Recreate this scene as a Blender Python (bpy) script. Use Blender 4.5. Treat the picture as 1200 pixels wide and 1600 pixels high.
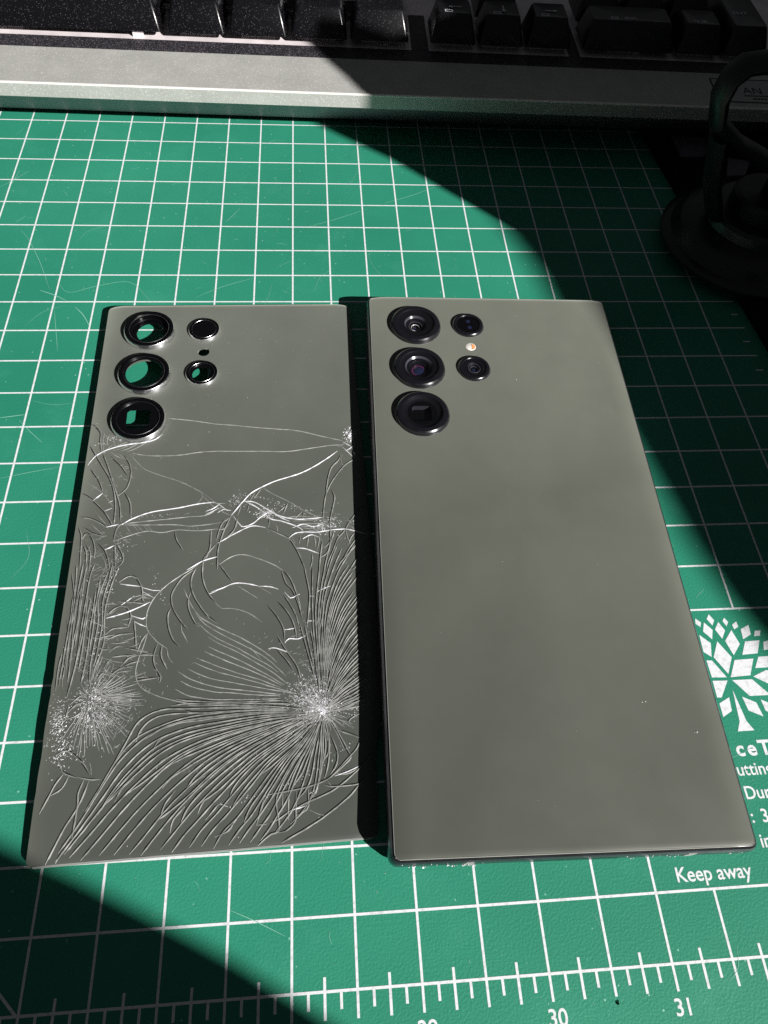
import bpy, bmesh, math, random
from mathutils import Vector, Matrix
for o in list(bpy.data.objects):
    bpy.data.objects.remove(o)
sc = bpy.context.scene
col = sc.collection
MM = 0.001
rnd = random.Random(11)

# ------------------------------------------------------------------ camera
cd = bpy.data.cameras.new("camera"); cam = bpy.data.objects.new("camera", cd); col.objects.link(cam)
cd.sensor_fit = 'VERTICAL'; cd.sensor_height = 24.0; cd.lens = 24.0 * 1122.687 / 1600.0
cd.clip_start = 0.005; cd.clip_end = 60.0
right = Vector((0.99618511, -0.06482968, 0.05841528))
down = Vector((-0.02490059, -0.85274266, -0.5217374))
fwd = Vector((0.08363728, 0.51829245, -0.85110384))
M = Matrix((right, -down, -fwd)).transposed().to_4x4()
M.translation = Vector((-42.357, 6.391, 167.474)) * MM
cam.matrix_world = M
sc.camera = cam

# ------------------------------------------------------------------ room light: dim, even
w = bpy.data.worlds.new("World"); sc.world = w; w.use_nodes = True
w.node_tree.nodes["Background"].inputs[0].default_value = (0.92, 0.95, 1.0, 1)
w.node_tree.nodes["Background"].inputs[1].default_value = 0.041

# ------------------------------------------------------------------ sunbeam falling in from the right, behind the camera
SUN = Vector((1.15, -1.15, 1.0)).normalized()
ld = bpy.data.lights.new("window_sunlight", 'SPOT'); lo = bpy.data.objects.new("window_sunlight", ld); col.objects.link(lo)
tgt = Vector((0.0, 0.15, 0.0))
lo.location = tgt + SUN * 60.0
lo.rotation_euler = (-SUN).to_track_quat('-Z', 'Y').to_euler()
ld.spot_size = math.radians(4); ld.spot_blend = 0.1
ld.shadow_soft_size = 0.265
ld.color = (1.0, 0.97, 0.93)
ld.energy = 350000.0

sc.view_settings.view_transform = 'Standard'; sc.view_settings.look = 'None'
sc.view_settings.exposure = 0.0; sc.view_settings.gamma = 1.0
sc.view_settings.use_curve_mapping = False
sc.render.engine = 'CYCLES'
sc.cycles.use_denoising = False
sc.cycles.max_bounces = 8; sc.cycles.transparent_max_bounces = 8
sc.cycles.sample_clamp_indirect = 4.0

# ------------------------------------------------------------------ helpers
def link(o, parent=None):
    col.objects.link(o)
    if parent is not None:
        o.parent = parent
    return o

def tag(o, label, cat, group=None):
    o["label"] = label; o["category"] = cat
    if group: o["group"] = group
    return o

def thing(name, label, cat, loc=(0, 0, 0), rz=0.0):
    o = bpy.data.objects.new(name, None); o.empty_display_size = 0.01
    link(o); o.location = Vector(loc) * MM; o.rotation_euler = (0, 0, rz)
    return tag(o, label, cat)

def mesh(name, V, F, mat, parent=None, smooth=None, kind=None, off=(0, 0, 0)):
    me = bpy.data.meshes.new(name)
    me.from_pydata([((x + off[0]) * MM, (y + off[1]) * MM, (z + off[2]) * MM) for x, y, z in V], [], F)
    me.update()
    if smooth is not None:
        me.polygons.foreach_set("use_smooth", [True] * len(me.polygons))
        me.set_sharp_from_angle(angle=math.radians(smooth))
    me.materials.append(mat)
    o = bpy.data.objects.new(name, me)
    if kind: o["kind"] = kind
    return link(o, parent)

class MB:
    def __init__(s): s.V = []; s.F = []
    def add(s, V, F):
        n = len(s.V); s.V += V; s.F += [tuple(i + n for i in f) for f in F]; return s
    def box(s, x0, x1, y0, y1, z0, z1):
        return s.add([(x0, y0, z0), (x1, y0, z0), (x1, y1, z0), (x0, y1, z0), (x0, y0, z1), (x1, y0, z1), (x1, y1, z1), (x0, y1, z1)],
                     [(3, 2, 1, 0), (4, 5, 6, 7), (0, 1, 5, 4), (1, 2, 6, 5), (2, 3, 7, 6), (3, 0, 4, 7)])
    def quad(s, a, b, c, d): return s.add([a, b, c, d], [(0, 1, 2, 3)])
    def build(s, name, mat, parent=None, **k): return mesh(name, s.V, s.F, mat, parent, **k)

def rrect(hw, hh, r, n=6, cx=0, cy=0):
    P = []
    for qx, qy, a0 in ((1, 1, 0), (-1, 1, 90), (-1, -1, 180), (1, -1, 270)):
        for i in range(n + 1):
            a = math.radians(a0 + 90 * i / n)
            P.append((cx + qx * (hw - r) + r * math.cos(a), cy + qy * (hh - r) + r * math.sin(a)))
    return P

def loft(loops, cap0=True, cap1=True):
    """loops: lists of 3D points with equal counts, bottom to top, counter-clockwise"""
    V = []; F = []; n = len(loops[0])
    for l in loops: V += l
    for k in range(len(loops) - 1):
        for i in range(n):
            j = (i + 1) % n
            F.append((k * n + i, k * n + j, (k + 1) * n + j, (k + 1) * n + i))
    if cap0: F.append(tuple(range(n - 1, -1, -1)))
    if cap1: F.append(tuple(range((len(loops) - 1) * n, len(loops) * n)))
    return V, F

def circ(r, z, n=56, cx=0, cy=0):
    return [(cx + r * math.cos(2 * math.pi * i / n), cy + r * math.sin(2 * math.pi * i / n), z) for i in range(n)]

def lathe(profile, n=56, cx=0, cy=0, cap0=False, cap1=False):
    return loft([circ(r, z, n, cx, cy) for r, z in profile], cap0, cap1)

def sweep(path, r, n=12, closed=False, rx=None):
    P = [Vector(p) for p in path]; L = []
    for i, p in enumerate(P):
        a = P[i - 1] if (i or closed) else p
        b = P[(i + 1) % len(P)] if (i < len(P) - 1 or closed) else p
        t = (b - a).normalized()
        up = Vector((0, 1, 0)) if abs(t.y) < .9 else Vector((0, 0, 1))
        s = t.cross(up).normalized(); u = s.cross(t)
        L.append([tuple(p + s * (r * math.cos(2 * math.pi * k / n)) + u * ((rx or r) * math.sin(2 * math.pi * k / n))) for k in range(n)])
    if closed: L.append(L[0])
    return loft(L, not closed, not closed)

def catmull(P, step):
    P = [Vector((p[0], p[1])) for p in P]
    if len(P) == 2: P = [P[0], (P[0] + P[1]) / 2, P[1]]
    Q = [P[0] * 2 - P[1]] + P + [P[-1] * 2 - P[-2]]
    out = []
    for i in range(1, len(Q) - 2):
        a, b, c, d = Q[i - 1], Q[i], Q[i + 1], Q[i + 2]
        n = max(1, int((c - b).length / step + .5))
        for k in range(n):
            t = k / n
            out.append(.5 * ((2 * b) + (c - a) * t + (2 * a - 5 * b + 4 * c - d) * t * t + (3 * b - a - 3 * c + d) * t ** 3))
    out.append(P[-1]); return out

def flat_line(P, width, z, taper=False):
    """a flat printed or scratched line"""
    V = []; F = []; n = len(P)
    for i, p in enumerate(P):
        t = (P[min(i + 1, n - 1)] - P[max(i - 1, 0)]).normalized(); s = Vector((-t.y, t.x))
        wd = width / 2 * ((math.sin(math.pi * (i + .6) / (n + .2)) ** .6) if taper else 1)
        V += [(p.x + s.x * wd, p.y + s.y * wd, z), (p.x - s.x * wd, p.y - s.y * wd, z)]
    for i in range(n - 1): F.append((2 * i, 2 * i + 1, 2 * i + 3, 2 * i + 2))
    return V, F

def text(name, body, x, y, z, size, mat, parent, rz=0.0, sx=1.0, bold=0.0, align='LEFT', spacing=1.0):
    cu = bpy.data.curves.new(name, 'FONT'); cu.body = body; cu.size = size * MM; cu.align_x = align
    cu.space_character = spacing; cu.offset = bold * MM; cu.resolution_u = 4
    t = bpy.data.objects.new("tmp", cu); col.objects.link(t)
    dg = bpy.context.evaluated_depsgraph_get()
    me = bpy.data.meshes.new_from_object(t.evaluated_get(dg))
    bpy.data.objects.remove(t)
    me.materials.clear(); me.materials.append(mat)
    o = bpy.data.objects.new(name, me); link(o, parent)
    o.location = Vector((x, y, z)) * MM; o.rotation_euler = (0, 0, rz); o.scale = (sx, 1, 1)
    return o

def boolean_cut(o, V, F):
    me = bpy.data.meshes.new("cut"); me.from_pydata([tuple(c * MM for c in v) for v in V], [], F); me.update()
    c = bpy.data.objects.new("cut", me); col.objects.link(c); c.parent = o.parent
    m = o.modifiers.new("b", 'BOOLEAN'); m.operation = 'DIFFERENCE'; m.solver = 'EXACT'; m.object = c
    bpy.context.view_layer.update()
    dg = bpy.context.evaluated_depsgraph_get()
    nm = bpy.data.meshes.new_from_object(o.evaluated_get(dg)); nm.name = o.name
    o.modifiers.clear(); o.data = nm
    bpy.data.objects.remove(c)

# ------------------------------------------------------------------ materials
def base_mat(name, color, rough=.5, metal=0.0, spec=.5, coat=0.0, coat_rough=.1, sheen=0.0):
    m = bpy.data.materials.new(name); m.use_nodes = True
    b = m.node_tree.nodes["Principled BSDF"]
    b.inputs["Base Color"].default_value = (*color, 1); b.inputs["Roughness"].default_value = rough
    b.inputs["Metallic"].default_value = metal; b.inputs["Specular IOR Level"].default_value = spec
    b.inputs["Coat Weight"].default_value = coat; b.inputs["Coat Roughness"].default_value = coat_rough
    b.inputs["Sheen Weight"].default_value = sheen; b.inputs["Sheen Roughness"].default_value = .53; b.inputs["Sheen Tint"].default_value = (.95, 1, .86, 1)
    return m, m.node_tree, b

def N(nt, t, **kw):
    n = nt.nodes.new(t)
    for k, v in kw.items(): setattr(n, k, v)
    return n

def coords(nt):
    return N(nt, "ShaderNodeTexCoord").outputs["Object"]

def noise(nt, scale, detail=3, rough=.55):
    n = N(nt, "ShaderNodeTexNoise"); n.inputs["Scale"].default_value = scale; n.inputs["Detail"].default_value = detail
    n.inputs["Roughness"].default_value = rough
    nt.links.new(coords(nt), n.inputs["Vector"]); return n

def ramp(nt, src, stops):
    r = N(nt, "ShaderNodeValToRGB"); e = r.color_ramp.elements
    while len(e) > 2: e.remove(e[-1])
    e[0].position, e[0].color = stops[0][0], (*stops[0][1], 1)
    e[1].position, e[1].color = stops[1][0], (*stops[1][1], 1)
    for p, c in stops[2:]:
        x = e.new(p); x.color = (*c, 1)
    nt.links.new(src, r.inputs[0]); return r.outputs[0]

def mix(nt, fac, a, b):
    m = N(nt, "ShaderNodeMix", data_type='RGBA')
    if isinstance(fac, float): m.inputs[0].default_value = fac
    else: nt.links.new(fac, m.inputs[0])
    for i, v in ((6, a), (7, b)):
        if isinstance(v, tuple): m.inputs[i].default_value = (*v, 1)
        else: nt.links.new(v, m.inputs[i])
    return m.outputs[2]

def bump(nt, b, src, strength, dist):
    bp = N(nt, "ShaderNodeBump"); bp.inputs["Strength"].default_value = strength; bp.inputs["Distance"].default_value = dist
    nt.links.new(src, bp.inputs["Height"]); nt.links.new(bp.outputs[0], b.inputs["Normal"])

def varied(name, color, amount, scale, rough=.5, rvar=0.0, bscale=None, bstr=0.0, bdist=1e-4, **k):
    """colour with patchy variation, uneven gloss and fine relief"""
    m, nt, b = base_mat(name, color, rough, **k)
    n = noise(nt, scale, 4)
    lo = tuple(c * (1 - amount) for c in color); hi = tuple(min(1, c * (1 + amount)) for c in color)
    nt.links.new(ramp(nt, n.outputs["Fac"], [(.3, lo), (.7, hi)]), b.inputs["Base Color"])
    if rvar:
        n2 = noise(nt, scale * 2.3, 4)
        nt.links.new(ramp(nt, n2.outputs["Fac"], [(.3, (rough - rvar,) * 3), (.7, (rough + rvar,) * 3)]), b.inputs["Roughness"])
    if k.get("sheen"):      # wiped smears: the frosting scatters a little less where a finger has been
        n4 = noise(nt, 26, 6, .6)
        mr = N(nt, "ShaderNodeMapRange"); mr.inputs[1].default_value = .35; mr.inputs[2].default_value = .68; mr.inputs[3].default_value = .74; mr.inputs[4].default_value = 1.0
        nt.links.new(n4.outputs["Fac"], mr.inputs[0]); nt.links.new(mr.outputs[0], b.inputs["Sheen Weight"])
    if bscale:
        n3 = noise(nt, bscale, 2)
        bump(nt, b, n3.outputs["Fac"], bstr, bdist)
    return m

def flecked(name, color, fleck, density, cell, rough, metal=0.0, spec=.5):
    """metallic-flake paint or grainy plastic: sparse tiny bright grains"""
    m, nt, b = base_mat(name, color, rough, metal, spec)
    v = N(nt, "ShaderNodeTexVoronoi"); v.inputs["Scale"].default_value = 1.0 / cell
    nt.links.new(coords(nt), v.inputs["Vector"])
    sep = N(nt, "ShaderNodeSeparateColor"); nt.links.new(v.outputs["Color"], sep.inputs[0])
    g = ramp(nt, sep.outputs[0], [(1 - density, (0, 0, 0)), (1.0, (1, 1, 1))])
    n = noise(nt, 90, 3)
    lo = tuple(c * .92 for c in color); hi = tuple(c * 1.08 for c in color)
    cbase = ramp(nt, n.outputs["Fac"], [(.3, lo), (.7, hi)])
    nt.links.new(mix(nt, g, cbase, fleck), b.inputs["Base Color"])
    n3 = noise(nt, 0.7 / cell, 2); bump(nt, b, n3.outputs["Fac"], .35, cell * .25)
    return m

def mat_vinyl():
    m, nt, b = base_mat("green_vinyl", (.06, .33, .24), .5, spec=.35)
    n = noise(nt, 14, 5); c0 = ramp(nt, n.outputs["Fac"], [(.3, (.0185, .204, .127)), (.7, (.029, .262, .165))])
    # rubbed pale scuffs, only where the scuff noise peaks
    n2 = noise(nt, 45, 8, .7); s = ramp(nt, n2.outputs["Fac"], [(.55, (0, 0, 0)), (.78, (.3, .3, .3))])
    c1 = mix(nt, s, c0, (.08, .35, .25))
    v = N(nt, "ShaderNodeTexVoronoi"); v.inputs["Scale"].default_value = 420.0
    nt.links.new(coords(nt), v.inputs["Vector"])
    sep = N(nt, "ShaderNodeSeparateColor"); nt.links.new(v.outputs["Color"], sep.inputs[0])
    near = N(nt, "ShaderNodeMath", operation='LESS_THAN'); nt.links.new(v.outputs["Distance"], near.inputs[0]); near.inputs[1].default_value = .085
    rare = N(nt, "ShaderNodeMath", operation='GREATER_THAN'); nt.links.new(sep.outputs[1], rare.inputs[0]); rare.inputs[1].default_value = .8
    both = N(nt, "ShaderNodeMath", operation='MULTIPLY'); nt.links.new(near.outputs[0], both.inputs[0]); nt.links.new(rare.outputs[0], both.inputs[1])
    nt.links.new(mix(nt, both.outputs[0], c1, (.22, .48, .38)), b.inputs["Base Color"])
    g = noise(nt, 1900, 2, .5); bump(nt, b, g.outputs["Fac"], .55, 1.4e-4)
    return m

def worn_print(name, color):
    m, nt, b = base_mat(name, color, .5, spec=.3)
    n = noise(nt, 900, 3); nt.links.new(ramp(nt, n.outputs["Fac"], [(.25, tuple(c * .7 for c in color)), (.5, color)]), b.inputs["Base Color"])
    g = noise(nt, 2300, 2, .5); bump(nt, b, g.outputs["Fac"], .3, 1e-4)
    return m

def thin_glass(name):
    m = bpy.data.materials.new(name); m.use_nodes = True; nt = m.node_tree
    for n in list(nt.nodes): nt.nodes.remove(n)
    out = N(nt, "ShaderNodeOutputMaterial"); t = N(nt, "ShaderNodeBsdfTransparent"); g = N(nt, "ShaderNodeBsdfGlossy")
    g.inputs["Roughness"].default_value = .03; t.inputs[0].default_value = (.93, .94, .96, 1)
    mx = N(nt, "ShaderNodeMixShader"); mx.inputs[0].default_value = .05
    nt.links.new(t.outputs[0], mx.inputs[1]); nt.links.new(g.outputs[0], mx.inputs[2])
    nt.links.new(mx.outputs[0], out.inputs[0]); return m

VINYL = mat_vinyl()
PRINT = worn_print("white_ink", (.74, .76, .79))
SCRATCH = base_mat("pale_scratch", (.22, .5, .4), .6)[0]
BACK = varied("frosted_green_glass", (.064, .068, .056), .08, 30, .42, .06, 5200, .05, 4e-5, spec=.55, sheen=1.0)
BACK2 = varied("frosted_grey_green_glass", (.046, .052, .046), .06, 25, .42, .06, 5200, .05, 4e-5, spec=.55, sheen=1.0)
RIDGE = varied("fractured_glass_edge", (.20, .205, .195), .45, 450, .4, .05, spec=.3)
RIDGEL = varied("pale_fracture_edge", (.27, .275, .27), .4, 450, .4, .08, spec=.35)
CRUSH = varied("crushed_white_glass", (.60, .60, .64), .35, 900, .28, .1, spec=.6)
CRUSHE = base_mat("glass_cut_edge", (.22, .225, .22), .25, spec=.6)[0]
FRAME = varied("dark_polished_frame", (.085, .085, .1), .15, 120, .28, .06, metal=.85, spec=.6)
BAND = base_mat("antenna_band_plastic", (.32, .33, .32), .5)[0]
CHROME = varied("polished_ring_metal", (.6, .6, .62), .1, 300, .3, .08, metal=1.0)
GUN = varied("dark_anodised_ring", (.007, .007, .010), .12, 250, .24, .06, spec=.6)
BLACK = base_mat("black_gloss_plastic", (.0022, .0022, .003), .18, spec=.5)[0]
BLACKM = base_mat("black_lens_barrel", (.005, .005, .007), .38, spec=.4)[0]
LENSB = base_mat("coated_lens_blue", (.012, .016, .045), .06, spec=.8, coat=1.0)[0]
LENSP = base_mat("coated_lens_magenta", (.10, .02, .07), .15, spec=.8, coat=1.0)[0]
BLACKP = base_mat("dark_prism_wall", (.028, .028, .036), .2, spec=.6)[0]
LENSG = base_mat("grey_prism", (.055, .055, .068), .25, spec=.6)[0]
COVER = thin_glass("lens_cover_glass")
FLASHW = base_mat("flash_diffuser", (.80, .76, .72), .25, spec=.6)[0]
FLASHO = base_mat("flash_phosphor", (.80, .34, .13), .3, spec=.6)[0]
DUST = base_mat("pale_dust", (.62, .62, .62), .7)[0]
SAGE = flecked("grey_green_flake_paint", (.40, .40, .385), (.66, .65, .6), .11, 2.6e-4, .42, .1)
EDGE = base_mat("bare_bright_edge", (.80, .77, .75), .35, metal=.2)[0]
UNDER = base_mat("slate_underside_paint", (.20, .17, .195), .5)[0]
CAPM = flecked("black_grainy_keycap", (.0035, .0035, .0045), (.09, .085, .1), .045, 2.0e-4, .24)
FRAMEK = flecked("black_grainy_frame", (.02, .018, .023), (.24, .22, .26), .13, 2.2e-4, .5)
SWITCH = varied("milky_switch_housing", (.72, .66, .68), .15, 120, .35)
LEGEND = base_mat("keycap_legend", (.62, .6, .66), .5)[0]
BADGE = base_mat("badge_plate", (.36, .37, .36), .4)[0]
INK = base_mat("black_ink", (.01, .01, .01), .5)[0]
RUBBER = varied("black_rubber", (.013, .014, .016), .2, 60, .32, .08, spec=.5)
GRIP = varied("dark_green_black_plastic", (.006, .008, .008), .2, 60, .42, .08)
PADM = varied("black_pad_fabric", (.007, .007, .008), .2, 300, .85, spec=.15)
PATCH = varied("dull_lilac_patch", (.14, .125, .15), .1, 200, .7)
SLABM = varied("slab_grey", (.30, .29, .28), .06, 6, .8)  # for the added shadow-casting slabs only
RIDGE_SHADE = base_mat("ridge_side_shade", (.012, .012, .012), .6, spec=.2)[0]  # near-black shade colour for the strips beside crack ridges
PRINTF = varied("faint_silver_print", (.105, .11, .104), .1, 300, .5)
DESK = varied("dark_desk_laminate", (.03, .028, .027), .2, 9, .5)

# ------------------------------------------------------------------ setting: desk, and unseen slabs added to block parts of the sunbeam
mesh("desk", [(-900, -420, -3), (900, -420, -3), (900, 700, -3), (-900, 700, -3), (-900, -420, -30), (900, -420, -30), (900, 700, -30), (-900, 700, -30)],
     [(0, 1, 2, 3), (7, 6, 5, 4), (0, 4, 5, 1), (1, 5, 6, 2), (2, 6, 7, 3), (3, 7, 4, 0)], DESK)["kind"] = "structure"

E1 = Vector((1, 1, 0)).normalized(); E2 = SUN.cross(E1); E2 = E2 if E2.z > 0 else -E2
AZ = Vector((1, -1, 0)).normalized()
def upright(name, s0, uv, thick, mat):
    """an upright slab standing across the beam; uv = outline as the sun sees it"""
    P = []
    for u, v in uv:
        q = E1 * u + E2 * v
        q = q + SUN * ((s0 - q.dot(AZ)) / SUN.dot(AZ))
        q.z = max(q.z, -3.0); P.append(q)
    n = len(P)
    V = [tuple(p) for p in P] + [tuple(p + AZ * thick) for p in P]
    F = [tuple(range(n)), tuple(range(2 * n - 1, n - 1, -1))] + [(i, i + n, (i + 1) % n + n, (i + 1) % n) for i in range(n)]
    o = mesh(name, V, F, mat); o["kind"] = "structure"; return o
upright("shade_slab_upper", 195, [(181.5, -300), (181.6, 60), (181.4, 112), (178.5, 124), (177.5, 130), (180.5, 136), (183, 143), (190, 156),
        (199, 151), (209, 140), (228, 140), (236, 152), (270, 190), (330, 240), (620, 240), (620, -300)], 14, SLABM)  # added blocker, outline invented to cast the sharp upper-right shadow
upright("shade_slab_right", 792, [(72, -900), (76, -40), (85, -18), (93, -3), (101, 8), (109, 16), (118, 23), (128, 31), (138, 39), (150, 49),
        (160, 57.5), (170, 65), (180, 76), (188, 88), (200, 98), (320, 106), (320, -900)], 20, SLABM)  # added blocker, curved to cast the soft shadow right of the phone
upright("shade_slab_left", 339, [(-4, -400), (-25, -4), (-33.2, 14.6), (-38.3, 25.6), (-43.5, 34.5), (-49.5, 44), (-55.5, 52.5), (-64.5, 66), (-88, 100), (-330, 100), (-330, -400)], 16, SLABM)  # added blocker, outline invented to cast the lower-left shadow

# ------------------------------------------------------------------ cutting mat
G = 12.7
mat = thing("cutting_mat", "green vinyl cutting mat with white half-inch grid under both phone backs", "cutting mat")
mb = MB(); L0 = rrect(268, 245, 6, 6, -146, 210)
V, F = loft([[(x, y, z) for x, y in L0] for z in (-2.98, -.12)] + [[(x * .9995 - .07, y * .9995 + .1, 0) for x, y in L0]])
mesh("mat_surface", V, F, VINYL, mat, smooth=30)
ZP = 0.035
LW = .52
def gline(a, b, wd=LW, name="grid_line", z=ZP):
    V, F = flat_line([Vector(a), Vector(b)], wd, z); return mesh(name, V, F, PRINT, mat)
for u in range(-28, 8):
    y0 = -4.6
    if 3 <= u <= 7:
        gline((u * G, y0), (u * G, G)); gline((u * G, 6 * G), (u * G, 30 * G))
    else:
        gline((u * G, y0), (u * G, 30 * G))
for v in range(0, 31):
    x1 = 101.3
    if 2 <= v <= 5: x1 = 2 * G
    gline((-28 * G, v * G), (x1, v * G), z=ZP + .006)
gline((-102, 0), (-168, 66), .55, "angle_line", ZP + .012)
for k in range(-64, 33):
    x = k * G / 4
    if x > 100: break
    if k % 4 == 0: continue
    if k % 2 == 0: gline((x, 2.4), (x, -4.6), .55, "ruler_tick")
    else: gline((x, -.2), (x, -2.95), .55, "ruler_tick")
for k in range(13, 60):
    if k % 2: gline((98.6, k * G / 2), (101.0, k * G / 2), .5, "ruler_tick")
for i, n in enumerate(range(25, 33)):
    text("numeral", str(n), (n - 30) * 2 * G + .4, -8.55, ZP, 4.05, PRINT, mat, align='CENTER', sx=.98, bold=.06)
for body, x, y, s, sp in (("Keep away", 30.5, 14.4, 4.05, 1.0), ("in", 51.4, 19.95, 3.95, 1.0), (": 3", 51.0, 25.0, 3.95, 1.15), ("Dur", 51.2, 29.95, 3.95, 1.0),
                          ("utting", 51.0, 35.05, 3.95, 1.0)):
    text("printed_words", body, x, y, ZP, s, PRINT, mat, sx=.95, bold=.05, spacing=sp)
text("printed_words", "ceT", 52.4, 39.4, ZP, 4.7, PRINT, mat, sx=1.0, bold=.14, spacing=1.3)
LOGO = [[[52.46, 73.84], [53.65, 72.7], [53.13, 71.39], [52.11, 72.44]], [[56.4, 74.86], [57.34, 73.16], [56.42, 71.74], [55.46, 73.6]], [[54.42, 72.67], [56.11, 70.54], [55.21, 68.03], [53.48, 70.22]], [[52.17, 69.39], [54.52, 67.04], [53.62, 63.43], [51.93, 64.82]], [[58.26, 72.63], [59.35, 70.29], [57.89, 68.08], [56.78, 70.64]], [[60.22, 73.77], [60.89, 72.53], [60.16, 71.39], [59.49, 72.83]], [[63.11, 72.63], [63.19, 71.1], [61.85, 70.5], [61.75, 71.76]], [[61.03, 70.29], [62.06, 66.49], [59.48, 63.63], [58.46, 67.47]], [[56.35, 67.44], [58.78, 63.13], [56.52, 58.91], [54.12, 63.34]], [[66.06, 71.51], [65.84, 68.94], [63.35, 67.73], [63.62, 70.48]], [[67.13, 69.8], [68.74, 69.98], [68.14, 68.49], [66.54, 68.39]], [[63.66, 67.13], [67.55, 67.27], [65.88, 63.87], [61.74, 63.65]], [[68.44, 66.81], [69.8, 67.11], [68.96, 64.78], [67.77, 64.6]], [[59.27, 62.37], [64.26, 62.55], [62.03, 58.32], [56.84, 58.06]], [[65.72, 62.95], [68.96, 63.04], [67.93, 60.16], [63.91, 60.09]], [[51.98, 62.58], [53.4, 62.52], [55.86, 58.08], [52.05, 58.21]], [[51.94, 57.37], [55.76, 57.26], [52.91, 53.16], [51.81, 53.21]], [[56.98, 57.32], [62.09, 57.31], [65.0, 53.74], [64.8, 53.21], [60.11, 53.21]], [[66.53, 59.47], [67.54, 59.09], [66.34, 55.78], [62.68, 58.0]], [[51.91, 51.76], [54.81, 53.13], [54.43, 49.82], [51.84, 48.46]], [[58.13, 53.13], [61.21, 51.53], [61.81, 48.14], [58.58, 49.72]], [[62.58, 52.22], [64.15, 51.39], [63.36, 49.17], [62.85, 49.52]], [[56.29, 54.92], [57.24, 47.25], [58.45, 45.0], [54.3, 44.94], [55.51, 47.23]]]
for p in LOGO[:-1]:
    mesh("leaf_mark", [(x, y, ZP) for x, y in p], [tuple(range(len(p) - 1, -1, -1))], PRINT, mat)
p = LOGO[-1]
mesh("trunk_mark", [(x, y, ZP) for x, y in p], [tuple(range(len(p) - 1, -1, -1))], PRINT, mat)
for k in range(9):   # the far half of the printed tree, turned about its trunk
    a = math.radians(20 + 18 * k); r0 = 10 + 3 * (k % 3)
    cx, cy = 66 + r0 * math.cos(a) * .9, 60 + r0 * math.sin(a) * .8
    if cx < 72.5: continue
    d = Vector((math.cos(a), math.sin(a))); s = Vector((-d.y, d.x))
    q = [Vector((cx, cy)) + d * 2.2, Vector((cx, cy)) + s * 1.3, Vector((cx, cy)) - d * 2.2, Vector((cx, cy)) - s * 1.3]
    mesh("leaf_mark", [(v.x, v.y, ZP) for v in q], [(0, 1, 2, 3)], PRINT, mat)
SCR = [[[-155.69, 249.49], [-152.93, 252.37], [-147.48, 259.2]], [[-152.38, 249.56], [-150.68, 259.61]], [[-146.36, 229.91], [-143.8, 233.43]], [[-144.37, 226.5], [-140.37, 220.66], [-134.67, 209.32], [-129.34, 196.2]], [[-132.28, 195.82], [-127.39, 193.59], [-123.22, 191.0]], [[-128.21, 201.53], [-123.34, 194.94], [-114.9, 197.74], [-104.38, 199.68], [-96.78, 190.99]], [[-82.58, 192.48], [-73.54, 197.82], [-64.17, 201.74]], [[-45.7, 228.62], [-35.26, 233.23], [-23.3, 239.38]], [[-74.62, 230.89], [-69.85, 238.62]], [[-120.03, 188.07], [-117.01, 184.46], [-114.32, 179.49]], [[-134.01, 143.12], [-127.37, 144.18]], [[-128.56, 142.27], [-125.2, 138.45], [-120.68, 133.94]], [[-126.23, 186.64], [-122.33, 168.96]], [[-129.73, 122.11], [-121.7, 124.03], [-114.72, 125.46]], [[-63.15, 15.01], [-57.97, 12.71], [-52.2, 9.84]], [[-17.15, 242.77], [-7.84, 246.75], [3.1, 252.81]]]
for k, p in enumerate(SCR):
    V, F = flat_line(catmull(p, 1.5), .26 if k in (4, 9, 10) else .14, ZP + .03, True); mesh("scratch", V, F, SCRATCH, mat)
rs = random.Random(5)
for k in range(150):
    x, y = rs.uniform(-165, 60), rs.uniform(-4, 290); a = rs.uniform(0, 6.28); l = rs.choice((.8, 1.5, 2.5, 4, 7, 14))
    c = rs.uniform(-.4, .4)
    P = [Vector((x, y)), Vector((x + math.cos(a) * l / 2, y + math.sin(a) * l / 2)), Vector((x + math.cos(a + c) * l, y + math.sin(a + c) * l))]
    V, F = flat_line(catmull(P, .8), rs.uniform(.05, .1), ZP + .03, True); mesh("scratch", V, F, SCRATCH, mat)

def chips(spots, name, mat_, parent, kind="stuff"):
    """irregular little solids: (x, y, z, size)"""
    b = MB()
    for x, y, z, s in spots:
        pts = []
        for d in ((1, 0, 0), (0, 1, 0), (-1, 0, 0), (0, -1, 0), (0, 0, 1), (0, 0, -.5)):
            k = s * rs.uniform(.45, 1.1)
            pts.append(Vector(d) * k)
        R = Matrix.Rotation(rs.uniform(0, 6.28), 3, 'Z') @ Matrix.Rotation(rs.uniform(-.7, .7), 3, 'X')
        pts = [R @ p for p in pts]
        b.add([(x + p.x, y + p.y, z + p.z) for p in pts],
              [(0, 1, 4), (1, 2, 4), (2, 3, 4), (3, 0, 4), (1, 0, 5), (2, 1, 5), (3, 2, 5), (0, 3, 5)])
    return b.build(name, mat_, parent, kind=kind)
chips([(rs.uniform(-165, 80), rs.uniform(-8, 285), .05, rs.uniform(.05, .13)) for _ in range(420)], "dust", DUST, mat)
chips([(12.6, -5.7, .15, .38), (12.9, -5.4, .12, .2)], "crumb", BLACK, mat)

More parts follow.
